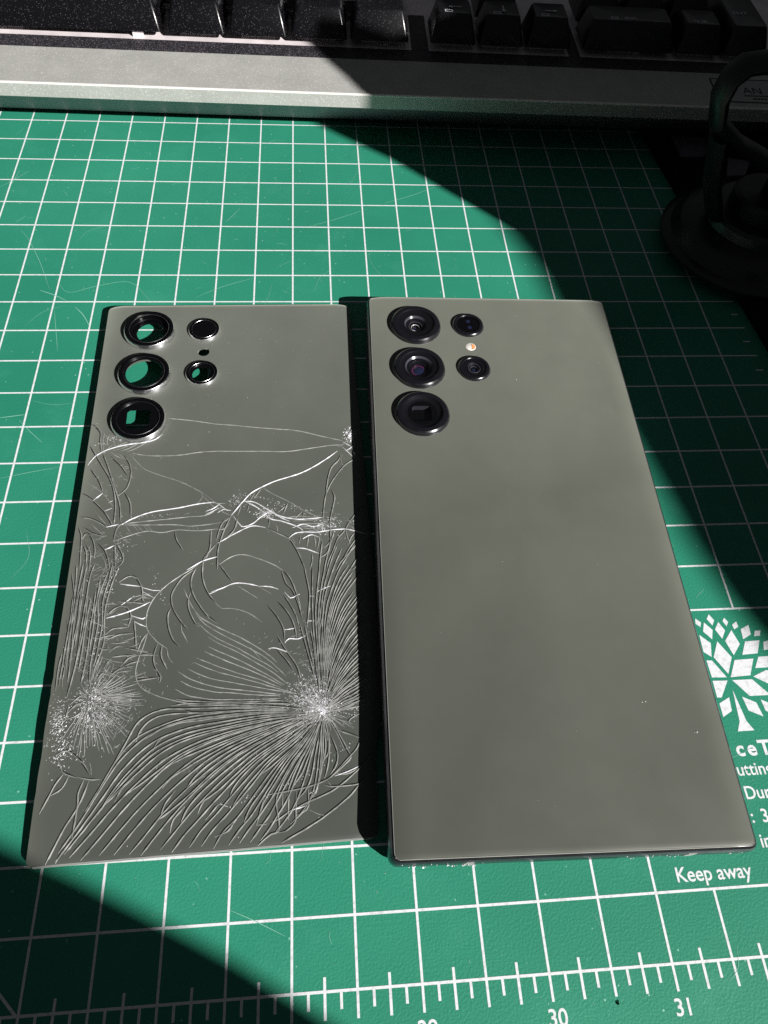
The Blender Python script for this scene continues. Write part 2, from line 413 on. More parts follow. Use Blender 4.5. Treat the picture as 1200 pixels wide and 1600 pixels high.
# ------------------------------------------------------------------ curved glass sheet used by both backs
def sheet(name, zs, hl, hr, hh, thick, m, parent, nx=46, ny=84, rc=2.4):
    xs = [math.copysign(1 - (1 - abs(t)) ** 1.6, t) for t in [-1 + 2 * i / nx for i in range(nx + 1)]]
    ys = []
    for j in range(ny + 1):
        t = -1 + 2 * j / ny; ys.append(hh * math.copysign(1 - (1 - abs(t)) ** 1.35, t))
    top = []; bot = []
    for y in ys:
        d = hh - abs(y); c = rc - math.sqrt(max(0, rc * rc - (rc - d) ** 2)) if d < rc else 0
        l, r = hl(y) + c, hr(y) - c
        row = []; rb = []
        for s in xs:
            x = (l + r) / 2 + s * (r - l) / 2
            z = zs(x, y); row.append((x, y, z)); rb.append((x, y, z - thick))
        top.append(row); bot.append(rb)
    w_ = nx + 1; h_ = ny + 1; V = [p for r in top for p in r] + [p for r in bot for p in r]; o = w_ * h_; F = []
    for j in range(ny):
        for i in range(nx):
            a = j * w_ + i
            F.append((a, a + 1, a + w_ + 1, a + w_)); F.append((o + a, o + a + w_, o + a + w_ + 1, o + a + 1))
    for i in range(nx):
        F.append((i, o + i, o + i + 1, i + 1)); a = ny * w_ + i; F.append((a, a + 1, o + a + 1, o + a))
    for j in range(ny):
        a = j * w_; F.append((a, a + w_, o + a + w_, o + a)); a = j * w_ + nx; F.append((a, o + a, o + a + w_, a + w_))
    return mesh(name, V, F, m, parent, smooth=35)

def interp(tab, y):
    if y <= tab[0][0]: return tab[0][1]
    for (a, b), (c, d) in zip(tab, tab[1:]):
        if y <= c: return b + (d - b) * (y - a) / (c - a)
    return tab[-1][1]

BIG = [(-24.0, 68.1), (-24.1, 50.4), (-24.3, 33.1)]
SMALL = [(-7.6, 68.5), (-7.6, 50.6)]
FLASH = (-7.5, 59.6)

# ------------------------------------------------------------------ the whole phone
ph = thing("smartphone", "intact grey-green smartphone lying face down, all its camera lenses in place", "phone", (9.82, 101.35, 0), math.radians(-1.3))
def zphone(x, y):
    dx = 37.9 - abs(x); dy = 80.9 - abs(y)
    return 8.95 - .8 * max(0, 1 - dx / 5.0) ** 2 - .2 * max(0, 1 - dy / .5) ** 2
lv = [(.05, 3.4, 1.4), (.7, 1.9, .7), (2.0, .6, .15), (3.6, .05, 0), (4.8, 0, 0), (6.4, .15, 0), (7.3, .45, .1), (7.85, .85, .35), (7.85, 1.1, .7), (6.8, 1.3, .95)]
V, F = loft([[(x, y, z) for x, y in rrect(39.05 - a, 81.7 - b, 2.1 - min(.8, a * .4), 8)] for z, a, b in lv])
mesh("frame", V, F, FRAME, ph, smooth=40)
bg = sheet("back_glass", zphone, lambda y: -37.9, lambda y: 37.9, 80.9, 1.0, BACK, ph, rc=1.25)
def holes(o, spec, z0, z1):
    for (x, y), r in spec:
        V, F = loft([circ(r, z0, 40, x, y), circ(r, z1, 40, x, y)]); boolean_cut(o, V, F)
holes(bg, [(c, 6.6) for c in BIG] + [(c, 4.1) for c in SMALL] + [(FLASH, 1.65)], 6.0, 11.0)
bg.data.polygons.foreach_set("use_smooth", [True] * len(bg.data.polygons)); bg.data.set_sharp_from_angle(angle=math.radians(35))

def put(o, x, y, z):
    o.location = Vector((x, y, z)) * MM; return o

def camera_module(parent, x, y, z0, style):
    """one lens of the whole phone: raised ring, stepped barrel, glass elements and a flat cover pane"""
    k = 1.0 if style[0] == 'b' else .63
    hgt = 1.55 if k == 1 else .85
    R_ = 7.65 * k
    ring = [(R_, -.25), (R_, hgt * .45), (R_ - .12, hgt * .75), (R_ - .5 * k, hgt * .97), (R_ - .9 * k, hgt), (R_ - 1.75 * k, hgt), (R_ - 1.95 * k, hgt - .12), (R_ - 2.0 * k, hgt - .5), (R_ - 2.0 * k, -1.2)]
    V, F = lathe(ring); r = put(mesh("camera_ring", V, F, GUN, parent, smooth=28), x, y, z0)
    V, F = lathe([(R_ + .16, -.1), (R_ + .16, .05), (R_ + .02, .09)]); mesh("ring_trim", V, F, CHROME, r, smooth=40)
    ri = R_ - 2.0 * k
    prof = {'b1': [(ri, hgt - .35), (ri - .4, hgt - .5), (3.5, hgt - .7), (3.1, hgt - 1.3), (2.5, hgt - 1.5), (2.3, hgt - 2.2), (1.5, hgt - 2.4), (1.3, -1.6)],
            'b2': [(ri, hgt - .35), (ri - .3, hgt - .5), (4.2, hgt - .6), (3.8, hgt - 1.1), (3.2, hgt - 1.2), (3.0, hgt - 1.9), (2.4, hgt - 2.0), (2.3, -1.4)],
            'b3': [(ri, hgt - .35), (ri - .3, hgt - .5), (ri - .9, hgt - .8), (4.3, hgt - .82)],
            's1': [(ri, hgt - .3), (.6, hgt - .32)], 's2': [(ri, hgt - .3), (2.3, hgt - .4), (2.1, hgt - .8), (1.6, hgt - .9), (1.4, hgt - 1.4), (.8, hgt - 1.5)]}[style]
    V, F = lathe(prof, 48, cap1=style != "b3")
    br = put(mesh("lens_barrel", V, F, BLACKM if style != 's1' else BLACK, parent, smooth=25), x, y, z0)
    def dome(name, r_, zc, h, m, ox=0, oy=0):
        V, F = lathe([(r_, zc), (r_ * .92, zc + h * .35), (r_ * .75, zc + h * .65), (r_ * .45, zc + h * .92), (.02, zc + h)], 32, ox, oy, cap1=True)
        return mesh(name, V, F, m, br, smooth=60)
    def band(r0, r1, z, m, name="lens_step"):
        V, F = lathe([(r0, z), ((r0 + r1) / 2, z + .09), (r1, z)], 40); mesh(name, V, F, m, br, smooth=60)
    def wall(r0, r1, z0_, z1_, m):
        V, F = lathe([(r0 - .03, z0_), (r1 - .03, z1_)], 40); mesh('lens_step', V, F, m, br, smooth=60)
    if style == 'b1':
        wall(3.55, 3.1, hgt - .65, hgt - 1.25, LENSG); band(2.2, 1.9, hgt - 1.75, LENSG); band(1.35, 1.2, hgt - 2.3, FLASHW); dome("lens_element", 1.15, -1.6, .5, LENSB)
    if style == 'b2':
        wall(4.25, 3.8, hgt - .55, hgt - 1.05, LENSG); wall(3.2, 3.0, hgt - 1.15, hgt - 1.8, BLACKM); dome("lens_element", 2.25, -1.4, .9, LENSB); band(2.2, 1.55, -.9, LENSP); 
    if style == 'b3':
        def sq(h_, z):
            P = []
            for i in range(48):
                a = 2 * math.pi * i / 48; c, d = math.cos(a), math.sin(a)
                t = min(1 / max(abs(c) / h_, abs(d) / h_), h_ * 1.25); P.append((t * c - .2, t * d - .2, z))
            return P
        V, F = loft([circ(4.32, hgt - .82, 48), sq(2.75, hgt - .84)], False, False); mesh("prism_mask", V, F, BLACK, br)
        V, F = loft([sq(2.75, hgt - .84), sq(2.7, -.9)], False, False); mesh("prism_window", V, F, BLACKP, br, smooth=30)
        b = MB(); b.box(-2.9, 2.5, -2.9, 2.5, -1.3, -.9); b.build("prism_face", BLACK, br)
    if style == 's2':
        band(1.9, 1.65, hgt - .6, LENSG); band(1.35, 1.1, hgt - 1.15, LENSG); dome("lens_element", .8, hgt - 1.6, .4, LENSB)
    if style == 's1':
        dome("sensor_window", .8, hgt - .33, .03, LENSB, .1, 1.4); dome("sensor_window", .8, hgt - .33, .03, LENSB, .4, -1.3)
    else:
        V, F = lathe([(ri + .02, hgt - .17), (.02, hgt - .17)], 40, cap1=True); mesh("cover_glass", V, F, COVER, br)
def rim(zf, outline, r, parent, m, name):
    V, F = sweep([(x, y, zf(x, y) - r * .2) for x, y in outline], r, 6, True); return mesh(name, V, F, m, parent, smooth=60)
def dense(P, step=2.0):
    Q = []
    for a, b in zip(P, P[1:] + P[:1]):
        n = max(1, int(math.dist(a, b) / step)); Q += [(a[0] + (b[0] - a[0]) * k / n, a[1] + (b[1] - a[1]) * k / n) for k in range(n)]
    return Q
rim(zphone, dense(rrect(37.85, 80.85, 1.3, 5)), .075, ph, CRUSHE, "glass_rim")
for c, s in zip(BIG, ('b1', 'b2', 'b3')): camera_module(ph, *c, 8.92, s)
for c, s in zip(SMALL, ('s1', 's2')): camera_module(ph, *c, 8.92, s)
V, F = lathe([(1.62, -1.0), (1.62, -.15), (1.4, -.05), (.02, .02)], 32, cap1=True)
fl = put(mesh("flash", V, F, FLASHW, ph, smooth=40), *FLASH, 8.94)
mesh("phosphor", [(.15, -1.2, .06), (.9, -.95, .05), (1.3, 0, .04), (1.0, .85, .05), (.25, 1.15, .06)], [(0, 1, 2, 3, 4)], FLASHO, fl)
for x in (-22.5, 24.5):
    b = MB(); b.box(x - .9, x + .9, -81.78, -81.2, 3.2, 6.9); b.build("antenna_band", BAND, ph)
for y, h in ((52, 11), (33, 5)):
    b = MB(); b.box(-39.35, -38.7, y - h, y + h, 3.9, 5.3); b.build("side_strip", FRAME, ph)
b = MB(); b.box(-9, 9, -81.75, -81.3, 3.4, 5.6); b.build("port_shell", BLACK, ph)
def on(zf, lst, up=.02): return [(x, y, zf(x, y) + up, s) for x, y, s in lst]
chips(on(zphone, [(rs.uniform(-36, 36), rs.uniform(-79, 79), rs.choice((.04, .05, .06, .07, .1))) for _ in range(40)] +
      [(31.2, -57.5, .3), (30.6, -57.4, .2), (21.0, -50.3, .25), (20.2, -50.4, .2), (4.6, 46.5, .2)]), "dust", DUST, ph)
chips([(rs.uniform(-38, -18), -81.9 + rs.uniform(-.4, .3), rs.uniform(4.8, 7.2), rs.uniform(.12, .42)) for _ in range(26)] +
      [(rs.uniform(10, 36), -81.8 + rs.uniform(-.3, .2), rs.uniform(4.8, 6.6), rs.uniform(.1, .25)) for _ in range(22)], "glass_crumbs", CRUSH, ph)

# ------------------------------------------------------------------ the shattered back panel
pn = thing("broken_back_panel", "shattered phone back panel with empty lens holes lying left of the whole phone", "back panel", (-68.62, 105.65, 0), math.radians(1.4))
RT = [(-80, 34.2), (-72, 34.6), (-64, 34.8), (-60.5, 35.4), (-56, 36.6), (-49, 37.4), (-40, 37.9), (-17, 38.3), (40, 38.3), (80, 38.2)]
def hr(y): return interp(RT, y)
def hl_(y):
    return -37.7 + (.11 * abs(math.sin(y * 2.3) + math.sin(y * 5.1)) if -66 < y < -38 else 0)
def zpanel(x, y):
    dx = min(x + 37.7, hr(y) - x); dy = 80 - abs(y)
    return 3.3 - .013 * x - 1.0 * max(0, (-52 - y) / 28) ** 1.5 - 1.0 * max(0, 1 - dx / 5.5) ** 2 - .25 * max(0, 1 - dy / .7) ** 2
pg = sheet("cracked_glass", zpanel, hl_, hr, 80, .75, BACK2, pn, rc=1.6)
holes(pg, [(c, 6.4) for c in BIG] + [(c, 3.9) for c in SMALL] + [(FLASH, 1.75)], 1.0, 7.0)
pg.data.polygons.foreach_set("use_smooth", [True] * len(pg.data.polygons)); pg.data.set_sharp_from_angle(angle=math.radians(35))

def ring_empty(x, y, z0, k, hole):
    hgt = 1.7 if k == 1 else .9
    R_ = 7.65 * k
    V, F = lathe([(R_, -.2), (R_, hgt * .5), (R_ - .1, hgt * .8), (R_ - .35 * k, hgt)]); r = put(mesh("camera_ring", V, F, CHROME, pn, smooth=28), x, y, z0)
    V, F = lathe([(R_ - .33 * k, hgt - .02), (R_ - .5 * k, hgt + .05), (R_ - 1.2 * k, hgt + .02), (R_ - 1.35 * k, hgt - .22), (R_ - 1.6 * k, hgt - .22), (R_ - 1.66 * k, hgt - .05)])
    mesh("ring_lip", V, F, BLACK, r, smooth=28)
    V, F = lathe([(R_ - 1.64 * k, hgt - .06), (R_ - 1.72 * k, hgt - .005), (R_ - 1.8 * k, hgt - .06)]); mesh("bright_rim", V, F, CHROME, r, smooth=60)
    n = 56; ro = R_ - 1.76 * k
    dz = {('c', 4.0): -.1, None: 0}.get(hole, .1 if k < 1 else 1.5)
    if hole is None:
        V, F = lathe([(ro, hgt - .06), (.02, hgt - .06)], n, cap1=True); mesh("lens_disc", V, F, BLACK, r, smooth=20); return
    if hole[0] == 'c':
        ox = hole[2] if len(hole) > 2 else 0
        inner = lambda z, d: circ(hole[1] - d, z, n, ox, 0)
    else:
        hw, hh_ = hole[1]
        def inner(z, d):
            P = []
            for i in range(n):
                a = 2 * math.pi * i / n; c, s = math.cos(a), math.sin(a)
                t = 1 / max(abs(c) / (hw - d), abs(s) / (hh_ - d)); t = min(t, math.hypot(hw, hh_) * .9)
                P.append((t * c, t * s - .2, z))
            return P
    V, F = loft([circ(ro, hgt - .06, n), circ(ro - .05, dz + .25, n), circ(ro - .3, dz, n), inner(dz, -.2), inner(dz - .1, -.05), inner(dz - .3, 0)], False, False)
    mesh("lens_disc", V, F, BLACK, r, smooth=25)
for c, hl in zip(BIG, (('c', 4.0), ('c', 5.2, -.1), ('r', (3.2, 3.3)))): ring_empty(*c, zpanel(*c) - .02, 1, hl)
for c, hl in zip(SMALL, (None, ('c', 2.6, -.3))): ring_empty(*c, zpanel(*c) - .02, .63, hl)

# cracks: raised fracture ridges, the long ones each an object of its own
CR = [("l",[(-16.4,34.1),(-10,33.1),(-2.8,31.6),(2,31),(6.9,30.2),(13.7,29.3),(20.1,28.4),(26.9,26.2),(32.7,24.4)]),
("l",[(-25.3,22.1),(-20.2,21.1),(-13,21),(-7.3,21.8),(-2.5,22),(2.2,21.8),(10.7,21.5),(17,21.2),(23.7,22.1),(29.4,22.9),(32.6,22.9)]),
("w",[(-37,19),(-34.9,21.8),(-31.2,23.9),(-27,25.1),(-23.4,25.6),(-19.9,26.4),(-17.5,28.4)]),
("t",[(-31.8,23.3),(-29.5,24.8),(-26.4,26.2)]),
("t",[(-30.4,23.2),(-27.6,24.2),(-24.6,26.4)]),
("t",[(-28.6,22.9),(-26.2,23.9),(-22.8,26.3)]),
("t",[(-26.8,22.6),(-24.4,23.8),(-21,26.2)]),
("t",[(-34.5,21.6),(-32.5,23.3),(-30.6,25.5)]),
("t",[(-29.6,22.5),(-28.1,21.3),(-26.5,19.9)]),
("t",[(-31.1,22.8),(-29.5,21.4),(-27.2,20.1)]),
("t",[(-33.5,22),(-33.1,23.8),(-33.6,26.6),(-33.3,28.9)]),
("t",[(-34.7,30.3),(-33.5,29.3),(-33.7,27),(-32.9,24.7)]),
("t",[(-32.7,28.4),(-30.8,26.9),(-30.2,24.6)]),
("t",[(-31.9,28.8),(-32.5,26.5),(-31.8,24.4)]),
("t",[(-30.8,26.9),(-30.2,25),(-29.1,24.3)]),
("t",[(-26,21.9),(-23.6,18.8),(-21.3,16.5),(-16.9,14.3),(-11.8,12.1),(-6,8.4),(-2.4,5.2)]),
("n",[(-37.1,25.6),(-35.3,22.5),(-33.5,19.3),(-30.9,14.8),(-29.1,10.4),(-28.1,5.3),(-27.9,-0.8)]),
("n",[(-33.1,22.4),(-30.8,16.5),(-28.7,10.4),(-27,5.3),(-26.2,-0.1)]),
("n",[(-27.4,21.7),(-25.5,18),(-25,14.5),(-25.7,10.6),(-27.8,8.2)]),
("n",[(-26.2,9.4),(-24.4,5.9),(-23.8,1.4)]),
("n",[(-36,17.7),(-33.6,14.1),(-32.3,11.4),(-31.7,9.3)]),
("n",[(-31.5,8.8),(-29.3,5.8),(-28.5,4.9)]),
("n",[(-37.4,10),(-34.2,7.3),(-30.7,3.4),(-28.7,0.1),(-27.9,-1.6)]),
("n",[(-37,2.5),(-33.9,1.5),(-31,-0.2),(-29.2,-1.9)]),
("n",[(-35.6,-0.8),(-33,-2.9),(-29.9,-4)]),
("n",[(-37,-0.3),(-35.9,-2.7),(-35.5,-5.5),(-34.9,-13.1)]),
("n",[(-35.6,-4.5),(-34.4,-2.8),(-32.8,-4.5),(-31.8,-7.6),(-31.7,-10.3)]),
("n",[(-35,-5.9),(-33.8,-8.7),(-33.4,-13.2)]),
("n",[(-34.2,-6),(-32.8,-8.7),(-32.5,-13.3)]),
("n",[(-31.4,-5.7),(-29.5,-7.8),(-28.3,-10.5),(-27.6,-13.5)]),
("n",[(-27.1,-6),(-26.7,-9.8),(-26.3,-13.6)]),
("n",[(-26.7,-6.4),(-25,-9.2),(-24.6,-11.5),(-26,-13.3)]),
("n",[(-27.5,-5.6),(-27.1,-2),(-26,-0.5),(-24.6,-0.2)]),
("n",[(-12.3,-3.1),(-11.8,-5.7),(-9.9,-9.1)]),
("n",[(-3.1,-3.4),(-3.3,-8.9),(-4.5,-12.3)]),
("n",[(-1.5,-7.4),(-3.6,-10),(-4.8,-12.3),(-4.7,-14.9)]),
("n",[(-37.6,33.3),(-35.6,31.3),(-34.5,29.4),(-34.3,26.6),(-33.6,22.9)]),
("n",[(-30.9,21.4),(-27.7,17.7),(-25.7,14.5)]),
("t",[(-33.2,3.9),(-31.1,1),(-29.6,-0.7)]),
("t",[(-36.1,13.1),(-31.7,9.3)]),
("t",[(-33.7,-0.1),(-29.9,-4)]),
("t",[(-6,8.2),(-5.9,6.7),(-7.2,4.6)]),
("t",[(-24.9,-1),(-23.3,-3.6)]),
("t",[(-23.2,-0.9),(-21.4,-2.9)]),
("t",[(-22.2,-1),(-20.4,-3)]),
("t",[(-20.5,-1.1),(-19.1,-2.7)]),
("t",[(-19.5,-1.3),(-18,-2.9)]),
("t",[(-9,-1.8),(-8.6,-3.1)]),
("t",[(-8,-1.9),(-7.6,-3.1)]),
("t",[(-6.9,-2),(-6.5,-3.2)]),
("t",[(-31.1,-8),(-29.2,-10.8),(-28.3,-13.5)]),
("w",[(-31.7,9.3),(-34,7.1)]),
("w",[(-28.8,4.5),(-30.8,3.6)]),
("w",[(-28.9,6.8),(-29.9,6.2)]),
("w",[(-29.5,-8),(-27,-6.7)]),
("w",[(-25.9,-0.7),(-23.4,1),(-18.8,2.8),(-12,3.8),(-6.9,4.8),(-2.4,5.2)]),
("w",[(-8.7,-14.7),(-4.8,-12.3),(-1.2,-11.3)]),
("w",[(-4.7,1.4),(-3,2.3),(-1.3,3.3)]),
("w",[(-29.9,-1.3),(-27.9,-0.8),(-26,-0.5)]),
("l",[(-26,-0.5),(-21.3,0),(-14.6,0.5),(-8.4,1),(-4.7,1.2),(-1.6,3.1)]),
("l",[(-25.9,-0.7),(-20.2,-1),(-12.4,-1.3),(-8.3,-1.9),(-1.5,-1.4)]),
("l",[(-27.5,-5.6),(-23.6,-4),(-19.4,-2.9),(-15.6,-3.5),(-11.6,-2.9),(-6.5,-3.4),(-1.4,-3.1)]),
("w",[(31.1,20.8),(25.7,16.7),(21.2,14),(17.5,12.6),(13.5,11.3),(9.9,9.5),(7.1,7.7),(5,5.2),(1.9,0.8)]),
("n",[(1.9,0.8),(-0,-4.3),(-1.2,-9.4),(-1.2,-15.1)]),
("n",[(33.6,24.5),(34.9,27.3),(36.6,29.1),(38.4,30)]),
("n",[(36.2,18.3),(33.1,16.1),(30.3,12.6),(28.3,9.2),(27,5.8),(26.3,1.6),(25.8,-2.1)]),
("n",[(32,19.8),(31.1,17.6),(29,15),(27.8,11),(27.1,6.2)]),
("n",[(32.4,19.4),(31.7,17.6),(32.3,15.7)]),
("n",[(28.6,8.1),(29.4,5.3),(28.6,1.5),(27.7,-2.6),(27.7,-7.1),(26.9,-11),(25.5,-12.5),(24.6,-12.8)]),
("n",[(37.7,3.1),(35.3,0.5),(33,-2.5),(31.4,-5.3),(29.5,-7.6),(28.3,-10.7),(26.8,-14.1),(26.2,-16.8)]),
("n",[(8.1,7.6),(6.7,5.2)]),
("n",[(9.9,9.1),(7.8,5.9)]),
("n",[(10.9,-3.3),(13.3,-4.7),(16.8,-6.9),(18.1,-8.9),(19.4,-11.8),(20.3,-14.5),(20.9,-16.4)]),
("n",[(22.6,-11.2),(22.7,-13.5),(21.9,-16.5)]),
("n",[(31.8,-4.5),(32.1,-7.7),(32.9,-9.4)]),
("n",[(35.2,-6.7),(32.9,-9.8),(31.3,-12.4),(30.4,-14.3)]),
("n",[(35.1,-8.7),(32,-12.1),(29.8,-14.7),(28.7,-16.9)]),
("n",[(34.6,-15.4),(32.4,-17.1)]),
("n",[(17,4.6),(16.2,2.5),(15.5,0.5)]),
("n",[(16.6,3.4),(14.1,1.2)]),
("n",[(20.8,1.5),(18.6,-0.9)]),
("n",[(21,1.5),(20.7,-1)]),
("n",[(12,-0.1),(11.6,-3.4)]),
("n",[(12.7,-1.8),(13.7,-3.1),(14,-4.7)]),
("n",[(17.8,-6.5),(18.4,-8.6)]),
("n",[(19.9,-5.9),(19.5,-8.6)]),
("n",[(22,-5.6),(21.5,-9.5)]),
("n",[(23.4,-5.6),(23.7,-9.7)]),
("n",[(25.1,-5.7),(24,-10.9)]),
("n",[(6.7,4.7),(6.1,1.8)]),
("n",[(4.6,4.8),(3.6,0.7)]),
("t",[(9.9,9.5),(13.1,7),(17,4.6),(20.8,1.7),(25.3,-1.1)]),
("t",[(17.9,-1.7),(26,-1.4)]),
("t",[(18.6,-2.5),(25.9,-2.7)]),
("t",[(19.3,-3.2),(25.7,-3.8)]),
("t",[(20,-3.8),(25.7,-4.6)]),
("t",[(25.8,-0.9),(28,-3.5),(29.7,-4.4)]),
("t",[(32.6,-3.3),(34.9,-5.5)]),
("t",[(32.8,23.6),(36.4,25.8)]),
("w",[(5,5.2),(8.1,4.7),(12,1.9),(14.8,0.1),(19.3,-1.1),(26,-0.9)]),
("w",[(5.3,5.2),(8.9,2.9),(12,-0.5),(15.1,-1.5),(19.3,-3.4),(20.6,-4.7)]),
("w",[(2.3,0.8),(4.7,-2.6),(7.5,-1.9),(9.6,-0),(12.4,1.9)]),
("w",[(-1.3,-7.4),(2,-5.3),(5.4,-3.4),(7.8,-2.6),(10.9,-3.3)]),
("w",[(16.8,-6.9),(18.5,-5.4),(21,-5.1),(24.4,-5.3),(27.2,-4.9),(31.5,-4.7),(34.6,-5.5),(37.7,-6.4)]),
("w",[(18.8,-9.8),(21.1,-10.1),(24.5,-11.7)]),
("w",[(32.3,22.4),(35.8,18)]),
("w",[(32.8,24),(35,22),(36.2,18.3)]),
("l",[(-0.8,-13.6),(2.2,-11.5),(5.2,-11),(8.9,-12.3),(12.9,-14.3),(15.2,-16.1)]),
("l",[(-5.6,-13.1),(-8.4,-15),(-12,-17.5),(-14.7,-20),(-16.6,-22.7),(-17.6,-25.8),(-17.6,-28.5),(-16.9,-30.8),(-14.8,-33.2),(-12.3,-35.2)]),
("l",[(-17,-31.2),(-17.8,-34.5),(-18.6,-37.4),(-19,-40.2),(-18.5,-42.8),(-17,-44.6),(-13.8,-46.4),(-10.8,-47.5),(-6.7,-48.6),(-0,-49.5)]),
("n",[(-7,-14.7),(-9.8,-17),(-11.8,-20.6),(-12,-23),(-11.1,-25.8),(-9.1,-29),(-7.7,-30.7)]),
("n",[(-6.3,-13.9),(-7.4,-16.7),(-7.5,-19.2),(-6.6,-22.1),(-4.7,-25.4),(-2.8,-27.9),(-0.6,-29.6)]),
("n",[(-5,-13.1),(-4.7,-17.3),(-3.4,-21.1),(-0.8,-24.9)]),
("n",[(-7.4,-20.8),(-8,-23.2),(-7.5,-26),(-6,-29.2),(-4.9,-30.1)]),
("n",[(-11.9,-24.7),(-12.6,-26.9),(-12.2,-30),(-11,-33.1),(-9.2,-35.1)]),
("n",[(-9.1,-29),(-9.2,-30.9),(-7.5,-34.1)]),
("n",[(-14.4,-33.6),(-15.2,-36.9),(-14.7,-39.5),(-13.2,-42.1),(-13.4,-43.5)]),
("n",[(-13.4,-34.1),(-13.5,-37),(-11.9,-40.4)]),
("n",[(-12.3,-35.2),(-11.8,-37.5),(-10.6,-39)]),
("n",[(-35.9,-11.3),(-35.5,-15.4),(-35.3,-21.5)]),
("n",[(-33.1,-11.4),(-33.6,-16.8),(-34.4,-21.5),(-34.4,-28.1),(-34,-34.9),(-33.9,-42)]),
("n",[(-31.3,-11.5),(-32.1,-15.6),(-32.3,-21.7),(-32.5,-28.3),(-32.5,-33.9),(-32.8,-39.3),(-33.6,-45.5)]),
("n",[(-34.2,-11.4),(-34.5,-17.5),(-34.7,-24.7),(-35.1,-30.4),(-34.9,-34.8),(-34.7,-39.9)]),
("n",[(-36.8,-13.7),(-35.4,-19.5),(-35.3,-21.5)]),
("n",[(-27.8,-14.2),(-28.8,-17.9),(-29.4,-22.3),(-28.8,-27.7),(-29,-32.3),(-29.3,-38.1),(-29.1,-42.4)]),
("n",[(-25.4,-12.7),(-26.7,-18),(-27.5,-23.9),(-27.3,-29),(-26.9,-32.4),(-27.3,-35.3),(-28.2,-38.9),(-28.8,-42.4)]),
("n",[(-27,-11.8),(-27.5,-16.7),(-28.3,-22.3),(-27.8,-28.6),(-28.1,-33.8),(-28.5,-38.9)]),
("n",[(-25,-17.3),(-22.9,-15.8),(-21.1,-16.1),(-19.4,-18.9),(-18.8,-22.5),(-17.7,-23)]),
("n",[(-27.1,-26.1),(-25,-24.1),(-22.9,-23.8),(-21.3,-26.3),(-21.7,-29.4)]),
("n",[(-26.7,-30.9),(-25.1,-29.5),(-21.7,-29.4)]),
("n",[(-26.5,-32.4),(-23.6,-31.1),(-20.2,-31)]),
("n",[(-20.5,-27.5),(-19.8,-31.4),(-19.3,-35.5)]),
("n",[(-16.9,-31),(-18.3,-33),(-19,-35.9)]),
("n",[(-25.5,-35.4),(-24,-34.1),(-22.3,-34.2)]),
("n",[(-26.5,-32.8),(-25.2,-35.5)]),
("n",[(-24.7,-36.6),(-21.7,-36.4),(-19,-36.6)]),
("n",[(-22.6,-39.3),(-21,-37.2),(-19,-36.6)]),
("n",[(-26.4,-39.7),(-25.3,-37.6),(-24.2,-38.4),(-24.4,-39.9)]),
("n",[(-27.5,-42.1),(-26.4,-40.4),(-24.7,-40.6)]),
("n",[(-24.9,-41.6),(-22.8,-39.6),(-19.4,-39.1)]),
("n",[(-36.2,-34.7),(-36.6,-38.3),(-36.5,-43.6)]),
("n",[(-35.7,-33.7),(-34.8,-36.6)]),
("n",[(-36.2,-26.5),(-35.5,-29.2),(-35.6,-33.3)]),
("n",[(-35.7,-40.1),(-34.9,-43)]),
("n",[(-32.1,-20.5),(-29.5,-24.6)]),
("n",[(-32,-22.5),(-29.3,-26.2)]),
("n",[(-31.9,-24.8),(-29.5,-27.7)]),
("n",[(-31.9,-27.5),(-30.2,-30.3)]),
("n",[(-31.9,-30.2),(-29.9,-32.6)]),
("n",[(-31.9,-32.8),(-29.9,-35.9)]),
("n",[(-32.4,-35),(-30,-38.1)]),
("n",[(-32.6,-38.2),(-30,-40.2)]),
("w",[(-24.6,-17.7),(-19.5,-18.7)]),
("w",[(-21,-21.2),(-24,-23.6)]),
("w",[(-27,-26.7),(-22.1,-25.3),(-17,-23)]),
("w",[(-3.1,-21.7),(-0.9,-20.8)]),
("w",[(-19.4,-18.9),(-16.5,-19.9),(-14.7,-20)]),
("w",[(-19,-20.1),(-16.3,-21.9)]),
("w",[(-21.3,-26.3),(-18.4,-27.3),(-17.4,-26.5)]),
("w",[(-20.4,-27.9),(-17.2,-29.6)]),
("w",[(-2.4,-21.1),(0.4,-20.1),(3.3,-19),(6.7,-19.4),(9.2,-20.2)]),
("w",[(9.2,-20.2),(11.8,-20.4),(14,-21.3)]),
("w",[(11.4,-36.8),(12.8,-36.6),(15.2,-37.5),(16.3,-38.3)]),
("w",[(15.5,-22.2),(16.9,-23.8),(19.2,-22.9)]),
("w",[(23.2,-22.7),(25.5,-21.6),(27,-21.1)]),
("w",[(15.3,-35.6),(16.3,-34.5),(18.5,-34.7),(20.3,-34)]),
("w",[(20.8,-30.2),(22.6,-30.3)]),
("w",[(15.3,-32.2),(17.8,-31.9)]),
("w",[(21.5,-23.6),(22.8,-23.7)]),
("n",[(14.8,-16),(15.9,-19.8),(17.3,-21.5),(18.7,-25.3),(19.7,-29.7)]),
("n",[(11.1,-25.2),(13.2,-28.1),(15,-31.7),(15.3,-35.2)]),
("n",[(13.6,-24.2),(16.5,-28.3),(17.8,-31.9),(18.1,-34.6)]),
("n",[(20.5,-14.6),(21.1,-18.9),(21.6,-23),(21.2,-28.2),(20.7,-31.7)]),
("n",[(15.2,-16),(17,-18.6),(18.4,-22.8),(19.4,-27.3)]),
("n",[(13.5,-33.6),(15.6,-37.5),(17.9,-41.3),(18.9,-44.7)]),
("n",[(13.1,-36.6),(15.5,-39.7),(17.2,-42.4)]),
("n",[(15.1,-22.6),(17.2,-26.4),(18.3,-29.2)]),
("n",[(-0.9,-13.3),(2.6,-18.6)]),
("n",[(-2.4,-23.2),(0.2,-25.7)]),
("n",[(17.9,-27.6),(18.9,-32)]),
("n",[(23.2,-23.1),(23.8,-28),(22.9,-31.9)]),
